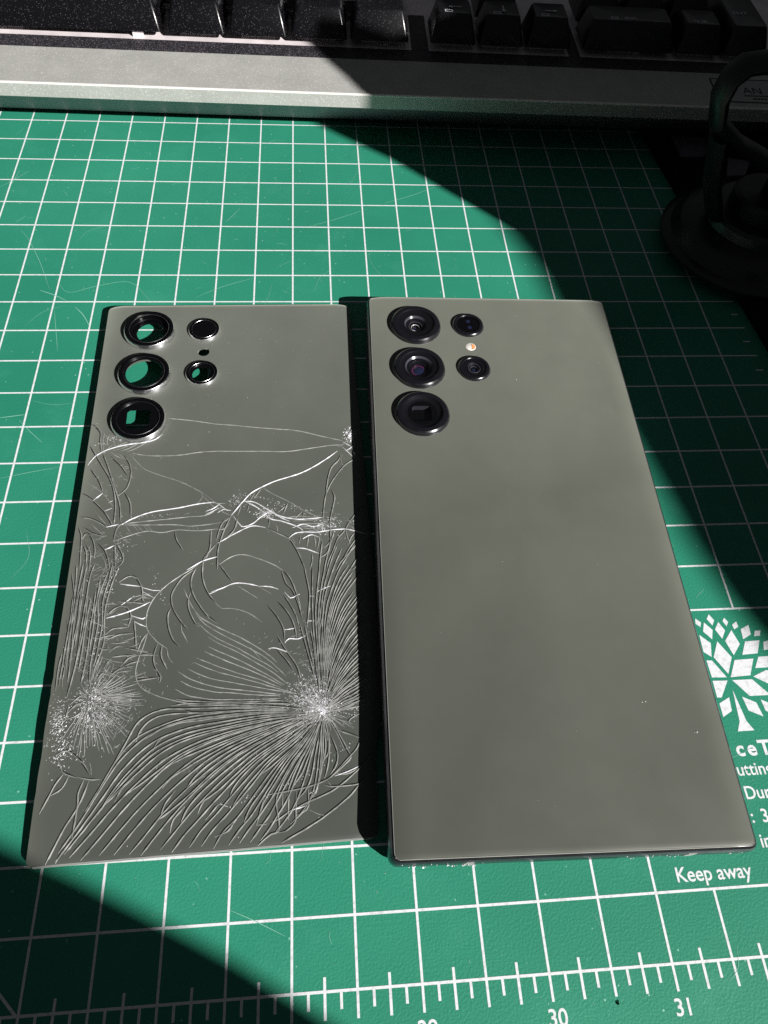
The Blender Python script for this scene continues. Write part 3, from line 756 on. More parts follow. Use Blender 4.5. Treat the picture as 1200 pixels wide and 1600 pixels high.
("n",[(24.7,-23.2),(24.7,-28.5),(23.6,-33.1)]),
("t",[(0.2,-25.7),(3.1,-25.9),(6.7,-27.3),(10,-29.9)]),
("t",[(4.1,-19.9),(8.9,-23.5)]),
("t",[(7.1,-36.2),(9.6,-39.3)]),
("t",[(8.9,-20.2),(12.2,-22.4)]),
("n",[(-2.8,-51),(-11.1,-50.9),(-14.6,-51.9),(-16.7,-54),(-17.6,-56.6)]),
("n",[(-31.9,-61.9),(-33.5,-64.1),(-34.6,-66.5),(-36.2,-69.8)]),
("n",[(-30.9,-62.5),(-32.1,-65.1),(-34.3,-66.4)]),
("n",[(-27.7,-63.6),(-28.6,-66.3),(-28.5,-69.2),(-28.9,-75.3)]),
("n",[(-26.7,-64),(-27.6,-67),(-28.6,-69.5),(-30.7,-73.1),(-32.3,-76.7),(-33.6,-79.6)]),
("n",[(-28.9,-75.3),(-30.4,-77.4),(-31.6,-79.5)]),
("n",[(-11.4,-55.7),(-12.9,-56.9),(-13.8,-58.8)]),
("n",[(-10.2,-60),(-12.3,-61.4),(-12.8,-62.6)]),
("n",[(-21,-68.7),(-19.7,-66.1),(-17.4,-64.1)]),
("n",[(-11.3,-66.7),(-9.6,-64.7),(-6.8,-63.1)]),
("n",[(-11.4,-72.7),(-10.5,-69.8),(-8.5,-67.3)]),
("n",[(-9.2,-75.7),(-8.7,-73.2),(-6.4,-70.7)]),
("n",[(-5.4,-66.6),(-4.2,-65.5),(-2.3,-64.7)]),
("n",[(-3.6,-72.4),(-3,-70.7),(-1.8,-69.3)]),
("n",[(-34.3,-58.2),(-31.9,-57.4),(-28.4,-60.2),(-26.6,-62.8)]),
("n",[(-33.9,-58.8),(-32.3,-61.7),(-29.3,-63.2)]),
("n",[(-29.3,-63),(-26.5,-63.7),(-24.3,-63.9)]),
("n",[(-26.9,-60.3),(-26.3,-62.8)]),
("n",[(-32.6,-47.2),(-30.9,-45.6),(-29.3,-45)]),
("n",[(-33,-49.2),(-31.3,-47.3),(-29.1,-47.1)]),
("n",[(-33.1,-50.5),(-31.3,-50),(-29.2,-48.4)]),
("n",[(-32.9,-47.2),(-33.1,-49.5),(-33.3,-50.8)]),
("n",[(24.9,-54.1),(26.5,-56.9),(28.9,-62),(29.3,-63.3),(27.3,-65.1),(24.6,-67.1)]),
("n",[(26.5,-56.9),(30.4,-58.5),(32,-59.3)]),
("n",[(25.1,-57.8),(26.4,-61.8),(26.1,-64.4),(24.7,-66.5)]),
("n",[(24.8,-57.4),(24.4,-61.7),(23.2,-63.5)]),
("n",[(31.7,-59.3),(30.9,-61.2),(28.8,-63.3),(26,-65.9),(24,-67.4),(20,-68.6),(15.5,-69.2),(10.4,-69.7)]),
("n",[(35.3,-61.2),(33,-63.9),(29.9,-66.6),(25.8,-69.4),(22.2,-70.9),(19.9,-71.6),(17,-72.8),(15.4,-73.4),(13.2,-74.7),(11.7,-75.1)]),
("n",[(32.8,-67.1),(31,-68.8),(28.3,-71.4),(23.3,-74.7),(19.1,-76.9),(15.3,-78.6),(13.8,-79.3)]),
("n",[(23.3,-68.5),(24.8,-69),(29.7,-69),(31.7,-68.6)]),
("n",[(19.7,-68.9),(19.6,-72.5),(18.6,-73.6),(16.7,-74.4)]),
("n",[(17.1,-69.3),(16.9,-73.5),(16.7,-75.5),(14.7,-77.1),(12.9,-77.3)]),
("n",[(13,-69.3),(12.8,-72),(13.2,-74.4),(13.2,-77),(11.7,-77.4),(9.8,-78.7),(8.9,-79.5)]),
("n",[(10.4,-69.7),(9.5,-72.6),(8.6,-75.5)]),
("n",[(8.6,-75.5),(11,-75.4)]),
("n",[(15.5,-69.5),(15.3,-73.4),(15.4,-75.1)]),
("n",[(14.2,-70),(14,-73.3)]),
("n",[(25.6,-66.2),(28.2,-66.6),(31.3,-65.4)]),
("n",[(32.5,-53.6),(30.7,-54.2),(29.3,-55.4),(30.5,-56.9)]),
("n",[(-2,-73.7),(0.4,-71),(1.3,-70.5)]),
("n",[(-0,-77.1),(2.7,-76.1),(4.2,-74.2)]),
("t",[(19.9,-73.4),(21.7,-74.3),(23.4,-74.8)]),
("t",[(23.9,-67.7),(24.8,-69)]),
("w",[(25.6,-66.9),(28.6,-66.1),(31.3,-65.1)]),
("w",[(20,-70.1),(21.6,-69.3)]),
("w",[(15.4,-73.4),(17,-72.9),(19.3,-72.5)]),
("w",[(1,-70.7),(2.6,-71.4)]),
("w",[(3.3,-75.3),(4.5,-74)]),
("w",[(21.3,-70.2),(21.8,-69)]),
("w",[(-2.4,5.2),(-0.6,3.8),(0.8,2.5),(1.9,2.4)]),
("l",[(-1.8,3.1),(-0.2,2),(1.9,0.8)]),
("l",[(-1.7,-1.4),(0.2,-0.9),(2.1,0.6)]),
("l",[(-1.6,-3.1),(-0.1,-3.3),(1.6,-1.6)]),
("t",[(-6,7.5),(-3.8,5.3),(-1.7,4.8),(0.4,4.6)]),
("t",[(-5.2,6.8),(-3,4),(-0.9,3.3)]),
("w",[(-4.7,2.4),(-2.7,3.3),(-1,4.7)]),
("w",[(-1.6,1.8),(-0.2,2.8),(1.2,2.5)]),
("n",[(0.5,0.1),(-0.8,-2.7),(-1.7,-6.6)]),
("n",[(3.7,0.3),(2.7,-3.7),(0.7,-6)]),
("t",[(13.7,0.2),(16.5,-0.4),(20.1,-0.2),(22.9,-0.7)]),
("w",[(17.9,-3.7),(20.7,-2.7),(23.4,-3.6),(25.8,-2.9)]),
("t",[(19.2,-5.8),(22.4,-4.8),(25.5,-5)]),
("w",[(20.5,-7.1),(22.7,-6),(24.7,-6.9)]),
("t",[(31.2,22.2),(33.6,23.5),(36.2,23.9)]),
("w",[(33.4,20.7),(35,22),(36.4,23.4)]),
("n",[(34.3,23),(35.3,21.1),(36.3,19.2)]),
("w",[(12.4,1.5),(14.8,-0.3),(17.2,-1.7)]),
("n",[(28.6,-5.1),(27.8,-7.9),(25.9,-10.2)]),
("n",[(34.6,-5.5),(33,-7.4),(32.2,-9.7)]),
("n",[(-28.4,-23.4),(-26.9,-22.9),(-25.3,-23.2)]),
("n",[(-23.8,-27.8),(-22.5,-28.4),(-21.3,-29)]),
("t",[(-27.6,-25.8),(-26.1,-25.5),(-24.7,-24.5)]),
("t",[(-20,-41.7),(-18.3,-41.3),(-16.6,-40.7)]),
("n",[(-19.4,-42.8),(-16.4,-42.4),(-13.3,-42.2)]),
("t",[(-24.7,-25.5),(-23.3,-25.8),(-21.9,-25.5)]),
("t",[(-22.3,-21.8),(-19.6,-21.1),(-16.8,-20.7)]),
("n",[(-28.6,-31.9),(-26.5,-31.3),(-24.4,-31.1)]),
("t",[(-22.1,-23.3),(-19.8,-22),(-17.6,-21)]),
("n",[(-22.7,-39.5),(-20.4,-38.4),(-18,-37.9)]),
("t",[(-23.1,-32.9),(-21.1,-32.4),(-19.1,-31.7)]),
("t",[(-22.1,-43.9),(-21,-43.3),(-19.9,-43)]),
("n",[(-23.4,-27.4),(-21.8,-27.1),(-20.3,-26.9)]),
("n",[(-27.2,-22),(-25.4,-23),(-23.6,-23.7)]),
("t",[(-31.9,-26.6),(-29,-27.9),(-26.2,-29.3)]),
("n",[(-24.8,-22.5),(-21.4,-22.8),(-18,-23.4)]),
("n",[(-24,-44.8),(-23,-44.3),(-21.8,-44.5)]),
("n",[(-25.8,-39.8),(-23.5,-40.9),(-21.2,-42.1)]),
("t",[(-25.4,-26.7),(-24.3,-25.9),(-23.2,-25.7)]),
("n",[(-19.2,-36.5),(-16.7,-36.5),(-14.2,-36.9)]),
("n",[(-29.2,-33.5),(-27,-34.5),(-25,-34.7)]),
("t",[(-28.1,-31.9),(-26.4,-31.9),(-24.7,-31.9)]),
("n",[(-18.5,-42),(-17.3,-41.8),(-16,-42)]),
("n",[(-23.4,-40.4),(-21.7,-40.2),(-19.9,-40.2)]),
("t",[(-23.8,-45.7),(-20.7,-45.6),(-17.6,-45.3)]),
("n",[(-21.1,-34.3),(-19.6,-34),(-18.2,-33.1)]),
("t",[(-26.8,-36.6),(-24.2,-37.6),(-21.6,-38.2)]),
("n",[(-27.2,-40.2),(-25.3,-40.7),(-23.4,-41.3)]),
("t",[(-29,-43.5),(-26.5,-44.3),(-24,-45.8)]),
("t",[(-27.2,-44.4),(-25.9,-44.4),(-24.6,-44.8)]),
("n",[(-25.2,-33.1),(-23.1,-33.2),(-21.1,-32.8)]),
("n",[(-20,-20.9),(-18.5,-21.7),(-17.1,-22)]),
("n",[(-19.5,-34.6),(-17.9,-35.4),(-16.4,-35.8)]),
("n",[(-21.9,-34.5),(-18.6,-35.4),(-15.4,-36.4)]),
("n",[(17.5,-51.9),(11.4,-51),(5.3,-50.5),(-0.7,-50.1),(-6.7,-49.9),(-12.6,-49.8),(-17.2,-52),(-19.8,-56.8),(-22.2,-61.7)]),
("n",[(19.4,-52.5),(15.6,-51.9),(11.7,-51.4),(7.9,-51.2),(4,-51.1),(0.3,-51.1),(-3.3,-51.1),(-6.1,-50.8),(-7.9,-49.8)]),
("n",[(14.3,-51.7),(7.3,-51.3),(0.4,-51.3),(-6.4,-51.8),(-12.3,-53.3),(-17.6,-55.8),(-21.3,-60.1),(-24.1,-65.3),(-26.8,-70.1)]),
("n",[(15.9,-52.2),(11.9,-51.9),(8,-51.8),(4.2,-51.8),(0.4,-52),(-3.4,-52.2),(-7.4,-52.6),(-11.6,-53.7),(-15.7,-56.1)]),
("n",[(19.7,-52.6),(10.9,-51.9),(2.1,-52.1),(-6.5,-52.7),(-14.2,-54.9),(-20.1,-59.7),(-24.1,-65.9),(-27.6,-72.1),(-31.3,-77.7)]),
("n",[(19.7,-52.7),(15.6,-52.4),(11.5,-52.1),(7.4,-52.1),(3.4,-52.3),(-0.7,-52.5),(-4.8,-52.8),(-8.9,-53),(-11.8,-53.7)]),
("n",[(18.8,-52.8),(10.1,-52.6),(1.6,-53.3),(-6.7,-54.3),(-14.1,-57),(-19.7,-62),(-23.8,-68),(-27.7,-73.8),(-31.6,-79.1)]),
("n",[(20.5,-53),(13.4,-52.9),(6.5,-53.4),(-0.2,-54.3),(-6.8,-55.4),(-12.8,-57.7),(-17.5,-61.6),(-21.3,-66.1),(-24.2,-71)]),
("n",[(17.9,-53.3),(10,-53.6),(2.2,-54.6),(-5.3,-55.9),(-12.3,-58.5),(-17.8,-62.9),(-22.2,-68),(-26.2,-73.1),(-30.1,-78)]),
("n",[(11.6,-53.7),(6.4,-54.4),(1.3,-55.1),(-3.7,-56.1),(-8.5,-57.5),(-12.7,-59.8),(-16.3,-62.8),(-19.6,-65.8),(-22.8,-69)]),
("n",[(15.9,-53.8),(8.5,-54.7),(1.3,-56),(-5.5,-58),(-11.5,-61),(-16.6,-65.2),(-21.1,-69.7),(-25.1,-74.3),(-29,-78.7)]),
("n",[(10.6,-54.5),(6.5,-55.3),(2.6,-56.2),(-1.2,-57.3),(-5,-58.6),(-8.5,-60.2),(-11.6,-62.4),(-14.8,-64.7),(-18.1,-67)]),
("n",[(18.4,-53.5),(10.9,-54.6),(3.6,-56.2),(-3.2,-58.3),(-9.3,-61.3),(-14.4,-65.6),(-18.9,-70.2),(-22.8,-74.8),(-26.7,-79.3)]),
("n",[(12.2,-54.8),(9.4,-55.5),(6.6,-56.2),(3.9,-57),(1.2,-57.8),(-1.4,-58.7),(-4.2,-59.6),(-7,-60.6),(-9.8,-61.9)]),
("n",[(16.2,-54.2),(9.9,-55.7),(3.7,-57.5),(-2.2,-59.7),(-7.3,-62.8),(-11.8,-66.6),(-16,-70.6),(-19.6,-74.6),(-23.1,-78.7)]),
("n",[(12.4,-55.3),(9.5,-56.1),(6.6,-57),(3.7,-57.9),(1,-59.1),(-1.7,-60.4),(-4.3,-61.7),(-7,-63.2),(-9.9,-64.6)]),
("n",[(17.4,-54.3),(11.4,-56),(5.5,-58),(-0.1,-60.4),(-4.9,-63.6),(-9.4,-67.2),(-13.4,-71),(-16.9,-74.9),(-20.2,-78.9)]),
("n",[(18.4,-54.4),(14.7,-55.3),(11.1,-56.5),(7.6,-57.8),(4.2,-59.2),(1,-60.8),(-2,-62.7),(-4.5,-64.8),(-6.3,-67.2)]),
("n",[(13.9,-55.8),(8.9,-57.8),(4,-60.1),(-0.3,-62.7),(-4.2,-65.6),(-8,-68.8),(-11.3,-72.2),(-14.2,-75.7),(-17.1,-79)]),
("n",[(20,-54.1),(15.3,-55.8),(10.9,-57.7),(6.6,-59.6),(2.6,-61.9),(-1.2,-64.6),(-4.5,-67.5),(-8,-70.3),(-12.2,-73.2)]),
("n",[(19.8,-54.3),(14.2,-56.5),(9,-58.8),(3.9,-61.4),(-0.6,-64.7),(-4.7,-68.2),(-8.4,-71.8),(-11.7,-75.6),(-14.8,-79.4)]),
("n",[(16.9,-55.6),(13,-57.4),(9.2,-59.3),(5.7,-61.4),(2.4,-63.7),(-0.7,-66.1),(-3.7,-68.7),(-6,-71.4),(-7.2,-74.3)]),
("n",[(16.9,-56.2),(12.5,-58.3),(8.2,-60.7),(4.5,-63.4),(0.9,-66.3),(-2.4,-69.3),(-5.5,-72.4),(-8.3,-75.6),(-11,-78.7)]),
("n",[(20.4,-54.6),(17.3,-56.3),(14.3,-58.1),(11.2,-59.9),(8.2,-61.7),(5.5,-63.8),(3,-65.9),(0.3,-68.1),(-3.1,-70.2)]),
("n",[(16.2,-57.4),(12.4,-59.7),(8.6,-62.1),(5.3,-64.8),(2.3,-67.7),(-0.7,-70.6),(-3.5,-73.5),(-6.3,-76.3),(-8.6,-79.3)]),
("n",[(18.3,-56.5),(16,-58.1),(13.7,-59.5),(11.3,-60.9),(9.1,-62.4),(7,-64.1),(5.1,-66),(3.6,-67.9),(2.8,-70)]),
("n",[(20,-55.9),(16.3,-58.6),(12.6,-60.9),(9,-63.6),(5.9,-66.7),(3,-69.7),(0.2,-72.7),(-2.7,-75.5),(-5.1,-78.7)]),
("n",[(21.4,-55),(18.9,-57),(16.3,-59),(13.6,-60.9),(11,-62.9),(8.8,-65.1),(6.7,-67.3),(4.8,-69.6),(3.4,-71.9)]),
("n",[(20.6,-55.8),(17.4,-58.8),(13.8,-61.3),(10.6,-64),(7.9,-67.1),(5.1,-70.1),(2.4,-73),(-0.4,-75.7),(-2.7,-78.7)]),
("n",[(18.6,-58.6),(17.5,-59.5),(16.4,-60.4),(15.3,-61.2),(14.2,-62.1),(13,-63),(11.8,-63.9),(10.4,-64.8),(9,-65.7)]),
("n",[(20.9,-56.3),(18.1,-59.4),(14.9,-62),(12,-64.8),(9.4,-67.9),(7,-70.9),(4.5,-73.8),(1.7,-76.3),(-0.2,-79.3)]),
("n",[(19,-58.8),(16.9,-60.8),(14.7,-62.7),(12.9,-64.8),(11.3,-66.9),(9.7,-69),(8,-71),(6.7,-73.1),(6,-75)]),
("n",[(21.1,-56.5),(18.5,-59.6),(15.8,-62.2),(13.5,-65.1),(11.4,-68.1),(9.3,-71.1),(7.3,-73.8),(5,-76.2),(2.9,-78.9)]),
("n",[(21.8,-55.8),(20,-58.2),(18.1,-60.5),(16.1,-62.7),(14.3,-65),(12.6,-67.4),(11,-69.7),(9.7,-71.9),(9,-74.1)]),
("n",[(21.1,-57.2),(19.1,-60.2),(16.8,-62.8),(14.9,-65.6),(13.1,-68.5),(11.1,-71.3),(9.1,-73.8),(7,-76.2),(5.1,-78.7)]),
("n",[(22.2,-55.5),(20.9,-57.7),(19.5,-59.9),(17.9,-61.9),(16.4,-63.8),(15.1,-65.9),(13.9,-68),(13,-70.1),(12.6,-72.1)]),
("n",[(22.8,-55.2),(20.9,-58.5),(18.9,-61.6),(17,-64.5),(15.1,-67.6),(13.3,-70.6),(11.5,-73.5),(9.4,-76.1),(7.3,-78.7)]),
("n",[(23.2,-54.2),(22.1,-56.4),(21,-58.5),(19.8,-60.5),(18.5,-62.5),(17.4,-64.5),(16.4,-66.5),(15.6,-68.5),(15.2,-70.3)]),
("n",[(23.1,-54.1),(21.7,-57.8),(20,-61.1),(18.3,-64.2),(16.8,-67.4),(15.3,-70.6),(13.4,-73.4),(11.5,-76.1),(9.4,-78.6)]),
("n",[(23.3,-54.1),(22.5,-56),(21.8,-57.8),(21.1,-59.7),(20.4,-61.5),(19.6,-63.3),(18.8,-65.1),(17.7,-66.8),(16,-68.8)]),
("n",[(21.9,-58.6),(20.9,-61.2),(20.1,-63.8),(19.2,-66.4),(18.2,-69),(17.1,-71.4),(15.8,-73.6),(14.1,-75.6),(12.2,-77.5)]),
("n",[(22.6,-58),(22.1,-59.6),(21.7,-61.3),(21.3,-62.9),(21,-64.6),(20.6,-66.2),(20,-67.8),(19,-69.5),(17.2,-71.2)]),
("n",[(23.6,-53.9),(23,-57.1),(22.6,-60.2),(22.1,-63.2),(21.6,-66.3),(20.9,-69.2),(19.7,-71.8),(17.9,-74),(15.7,-75.9)]),
("n",[(23.2,-56.8),(23,-58.9),(22.9,-61),(22.7,-63.1),(22.4,-65.1),(22.1,-67),(21.6,-68.9),(21,-70.4),(20.7,-70.9)]),
("n",[(23.7,-54.4),(23.5,-57),(23.3,-59.6),(23.2,-62.1),(22.8,-64.5),(22.3,-66.9),(21.5,-69.2),(20.2,-71.1),(18.6,-72.7)]),
("n",[(23.7,-55.2),(23.7,-56.2),(23.8,-57.3),(23.8,-58.3),(23.9,-59.4),(23.9,-60.4),(23.7,-61.5),(23.4,-63),(22.8,-65)]),
("n",[(23.8,-54.1),(24.2,-56),(24.5,-57.6),(24.7,-59.4),(24.7,-61.1),(24.5,-62.8),(24.2,-64.4),(23.8,-66),(23.2,-67.5)]),
("l",[(14.2,-49),(11.3,-48.9),(8.2,-48.8),(5.1,-48.6),(2.1,-48.4),(-0.8,-48.2),(-3.8,-47.6),(-6.9,-46.8),(-9.7,-45.2)]),
("l",[(14,-48.3),(11.2,-48),(8.4,-47.7),(5.5,-47.3),(2.6,-46.8),(-0.3,-46.5),(-3.1,-45.8),(-5.9,-44.9),(-8.6,-43.4)]),
("l",[(14.3,-48.1),(11.4,-47.5),(8.3,-46.9),(5.4,-46.4),(2.4,-45.9),(-0.7,-45.2),(-3.7,-44.2),(-6.6,-42.9),(-9.3,-41.1)]),
("l",[(17.7,-48.1),(14.6,-47.3),(11.4,-46.6),(8.3,-45.8),(5.2,-45),(2.1,-44.2),(-1.1,-43.4),(-4.1,-42.2),(-7.2,-40.5)]),
("l",[(17.2,-47.9),(14.5,-46.9),(11.7,-45.9),(8.8,-44.8),(5.9,-43.8),(3,-42.8),(-0,-41.8),(-3,-40.5),(-5.9,-39)]),
("l",[(14.2,-46.4),(11.8,-45.3),(9.5,-44.2),(7.1,-43.3),(4.6,-42.4),(2.2,-41.4),(-0.2,-40.4),(-2.7,-39.2),(-5.3,-38)]),
("l",[(14.6,-46),(12.5,-44.7),(10.3,-43.4),(8,-42.2),(5.8,-41.1),(3.6,-40.1),(1.2,-38.9),(-1.2,-37.7),(-3.5,-36.5)]),
("l",[(15.1,-45.9),(13.1,-44.5),(11.1,-43.1),(8.8,-41.7),(6.6,-40.3),(4.5,-39.1),(2.2,-37.9),(-0.2,-36.7),(-2.6,-35.4)]),
("l",[(16.4,-46.2),(14.3,-44.3),(12.1,-42.4),(9.6,-40.7),(7.2,-39.1),(4.8,-37.5),(2.2,-36),(-0.4,-34.6),(-2.7,-33)]),
("l",[(13.6,-42.7),(11.4,-40.8),(8.9,-39.2),(6.4,-37.6),(4,-36),(1.4,-34.6),(-1.1,-33.1),(-3.3,-31.3),(-5.3,-29.3)]),
("l",[(15.5,-43.9),(13.2,-41.4),(10.7,-38.9),(7.8,-36.9),(4.9,-35.1),(1.8,-33.3),(-1.3,-31.3),(-4.2,-29.1),(-6.3,-26.4)]),
("l",[(13.4,-40.4),(10.7,-37.6),(7.7,-35.4),(4.5,-33.3),(0.9,-31.4),(-2.4,-29.4),(-5.5,-27),(-7.7,-23.5),(-9.2,-19.8)]),
("n",[(20.7,-51.9),(17.2,-51.4),(13.8,-50.9),(10.4,-50.5),(7,-50.2),(3.6,-49.9),(0.1,-49.6),(-3.3,-49.4),(-6.7,-49.2)]),
("n",[(17,-50.5),(13.6,-50.1),(10.1,-49.8),(6.5,-49.6),(3,-49.5),(-0.4,-49.2),(-3.8,-49),(-7.2,-48.7),(-10.4,-49)]),
("n",[(14.8,-49.5),(11.6,-49.3),(8.5,-49.3),(5.5,-49.2),(2.4,-49),(-0.8,-48.8),(-3.9,-48.4),(-6.8,-48.1),(-9.5,-47.5)]),
("n",[(22,-44.5),(21.7,-42.7),(21.3,-41),(20.9,-39.3),(20.5,-37.5),(20.1,-35.7),(19.7,-33.9),(19.3,-32.1),(18.9,-30.3)]),
("n",[(22,-41.8),(21.8,-40.5),(21.5,-39.2),(21.3,-37.9),(21,-36.6),(20.8,-35.2),(20.6,-33.9),(20.4,-32.5),(20.2,-31.2)]),
("n",[(23.1,-47.2),(22.9,-45.5),(22.7,-43.7),(22.5,-41.9),(22.4,-40),(22.2,-38.1),(22.1,-36.2),(21.8,-34.3),(21.6,-32.3)]),
("n",[(22.8,-43),(22.6,-39.7),(22.4,-36.4),(22.2,-32.9),(22.2,-29.5),(22.2,-26.1),(22.3,-22.6),(22.5,-18.9),(22.7,-15.2)]),
("n",[(23.1,-46.4),(23,-42),(23,-37.5),(22.9,-32.9),(22.9,-28.1),(23.4,-23.1),(24.1,-18.1),(24.7,-13.1),(25.5,-7.8)]),
("n",[(23.4,-38.9),(23.4,-34.9),(23.4,-30.8),(23.8,-26.7),(24.4,-22.4),(25.3,-18),(26.2,-13.8),(27.4,-9.5),(28.8,-5.1)]),
("n",[(23.6,-43),(23.6,-38.9),(23.6,-34.9),(23.8,-30.6),(24.4,-26.3),(25.2,-21.9),(26.3,-17.7),(27.7,-13.4),(29.5,-9)]),
("n",[(23.8,-46.3),(23.8,-42.1),(24,-37.7),(24.3,-33.2),(24.7,-28.5),(25.4,-23.9),(26.8,-19.4),(28.5,-14.8),(30.5,-10.4)]),
("n",[(24.1,-42.8),(24.3,-38.7),(24.7,-34.3),(25.2,-29.8),(26,-25.5),(27.5,-21.2),(29.3,-16.9),(31.7,-12.9),(34.2,-8.8)]),
("n",[(24.2,-43.1),(24.5,-39.7),(24.9,-36.2),(25.3,-32.7),(26,-29.1),(26.9,-25.7),(28.1,-22.1),(29.7,-18.7),(31.9,-15.5)]),
("n",[(24,-47.5),(24.3,-43.2),(24.8,-38.8),(25.3,-34.2),(26.2,-29.6),(27.6,-25),(29.6,-20.6),(32.4,-16.3),(35.2,-12.1)]),
("n",[(24.4,-43.8),(24.7,-40.5),(25.2,-37.2),(25.7,-33.8),(26.4,-30.2),(27.4,-26.8),(28.9,-23.5),(30.7,-20.4),(32.9,-17.3)]),
("n",[(24.6,-41.5),(25,-38.6),(25.5,-35.6),(26.2,-32.7),(27,-29.8),(27.9,-27),(29.3,-24.1),(31,-21.4),(32.9,-18.8)]),
("n",[(24.7,-43.2),(25.1,-39.7),(25.7,-36.3),(26.6,-32.9),(27.7,-29.5),(29,-26),(30.9,-22.8),(33.2,-19.8),(35.3,-16.7)]),
("n",[(24.6,-45.3),(24.8,-42.5),(25.3,-39.6),(26,-36.7),(26.8,-33.9),(27.8,-31.2),(29.1,-28.3),(30.7,-25.5),(32.6,-23)]),
("n",[(25,-42.6),(25.4,-40.3),(26,-37.8),(26.8,-35.3),(27.7,-33),(28.6,-30.7),(29.7,-28.4),(31.2,-26.1),(32.8,-23.9)]),
("n",[(24.8,-45.6),(25.2,-42.4),(25.9,-39.3),(26.7,-36.3),(27.9,-33.3),(29.4,-30.2),(31.1,-27.4),(33.2,-24.8),(35.4,-22)]),
("n",[(25.4,-42.4),(26.1,-39.9),(26.7,-37.4),(27.6,-35),(28.8,-32.6),(30.1,-30.1),(31.6,-27.9),(33.3,-25.8),(35,-23.6)]),
("n",[(25.5,-43.1),(26.2,-40.8),(27,-38.3),(28,-35.9),(29.2,-33.4),(30.5,-31.1),(32.2,-29.1),(33.9,-26.9),(35.6,-24.6)]),
("n",[(24.9,-47.1),(25.5,-44.7),(26.1,-42.2),(27,-39.6),(28.2,-37.1),(29.4,-34.8),(30.7,-32.4),(32.6,-30.2),(34.4,-28)]),
("n",[(25.4,-45.7),(26.1,-43.5),(27,-41.4),(27.9,-39.3),(29,-37.2),(30.3,-35),(31.7,-33.1),(33.2,-31.3),(34.8,-29.3)]),
("n",[(25.5,-46.4),(26.1,-44.3),(27,-42.2),(28,-40),(29,-37.9),(30.2,-35.9),(31.7,-34.1),(33.3,-32.2),(34.9,-30.4)]),
("n",[(24.8,-48.7),(25.6,-46.7),(26.4,-44.8),(27.3,-42.8),(28.2,-40.8),(29.5,-39),(30.7,-37.2),(32.1,-35.4),(33.6,-33.7)]),
("n",[(25.3,-48.1),(26,-46.2),(26.9,-44.3),(27.8,-42.6),(28.8,-40.9),(29.9,-39.2),(31.2,-37.4),(32.7,-35.9),(34.1,-34.5)]),
("n",[(26,-47.1),(26.7,-45.5),(27.4,-44),(28.3,-42.7),(29.3,-41.3),(30.2,-39.8),(31.2,-38.4),(32.5,-37.2),(33.8,-36)]),
("n",[(26.3,-47),(27.1,-45.6),(27.9,-44.2),(29,-42.8),(30,-41.4),(31,-40.2),(32.2,-39),(33.6,-37.8),(34.9,-36.6)]),
("n",[(25.6,-48.7),(26.4,-47.2),(27.4,-45.6),(28.6,-44.1),(29.7,-42.7),(30.9,-41.3),(32.4,-39.9),(33.9,-38.7),(35.2,-37.5)]),
("n",[(25.4,-49.4),(26.3,-48),(27.4,-46.5),(28.4,-45),(29.5,-43.7),(30.7,-42.4),(32.1,-41.1),(33.4,-39.9),(34.9,-38.8)]),
("n",[(26.2,-48.5),(27.1,-47.3),(28.1,-46.2),(29.1,-45.2),(30.1,-44.2),(31.2,-43),(32.4,-42),(33.6,-41.1),(34.7,-40.2)]),
("n",[(25.3,-49.9),(26.3,-48.6),(27.5,-47.3),(28.7,-46.1),(29.9,-44.8),(31.3,-43.6),(32.7,-42.5),(34,-41.4),(35.5,-40.2)]),
("n",[(27.1,-48.4),(27.8,-47.6),(28.6,-46.8),(29.6,-46),(30.6,-45.2),(31.5,-44.4),(32.4,-43.8),(33.5,-43.1),(34.6,-42.4)]),
("n",[(25.7,-50.2),(26.7,-49.3),(27.7,-48.4),(28.6,-47.7),(29.7,-46.9),(30.9,-46),(31.9,-45.3),(33,-44.6),(34.3,-43.9)]),
("n",[(26.2,-50),(27.1,-49.2),(27.9,-48.6),(28.9,-47.8),(30,-47.1),(31,-46.5),(32,-45.9),(33.1,-45.3),(34.3,-44.6)]),
("n",[(25.7,-50.6),(26.9,-50),(28,-49.2),(29.1,-48.4),(30.4,-47.7),(31.6,-47.1),(32.7,-46.4),(33.9,-45.6),(35.2,-45)]),
("n",[(27,-50.4),(27.9,-49.9),(28.8,-49.3),(29.6,-48.8),(30.4,-48.3),(31.3,-47.9),(32.2,-47.4),(33.1,-46.9),(34,-46.4)]),
("n",[(25,-51.7),(26.2,-51.3),(27.3,-50.7),(28.3,-50.1),(29.4,-49.6),(30.5,-49.2),(31.6,-48.6),(32.7,-48),(33.8,-47.5)]),
("n",[(26.6,-51.5),(27.6,-51.1),(28.6,-50.6),(29.6,-50.3),(30.6,-49.9),(31.7,-49.4),(32.7,-48.9),(33.7,-48.4),(34.7,-48.1)]),
("n",[(27.4,-51.6),(28.3,-51.3),(29.1,-51),(30,-50.7),(30.9,-50.4),(31.8,-50),(32.7,-49.6),(33.6,-49.3),(34.5,-49)]),
("n",[(26.8,-52.4),(27.8,-52.2),(28.8,-51.9),(29.7,-51.6),(30.6,-51.2),(31.5,-50.9),(32.5,-50.6),(33.4,-50.2),(34.3,-49.8)]),
("t",[(-28.7,-43.8),(-28.7,-43.2),(-28.8,-42.7),(-28.8,-42.1),(-28.8,-41.5),(-28.7,-40.8),(-28.7,-40.2),(-28.6,-39.6),(-28.5,-39)]),
("t",[(-28.4,-42.1),(-28.4,-41.6),(-28.4,-40.9),(-28.2,-40.3),(-28,-39.7),(-27.9,-39.1),(-27.7,-38.5),(-27.6,-37.9),(-27.6,-37.4)]),
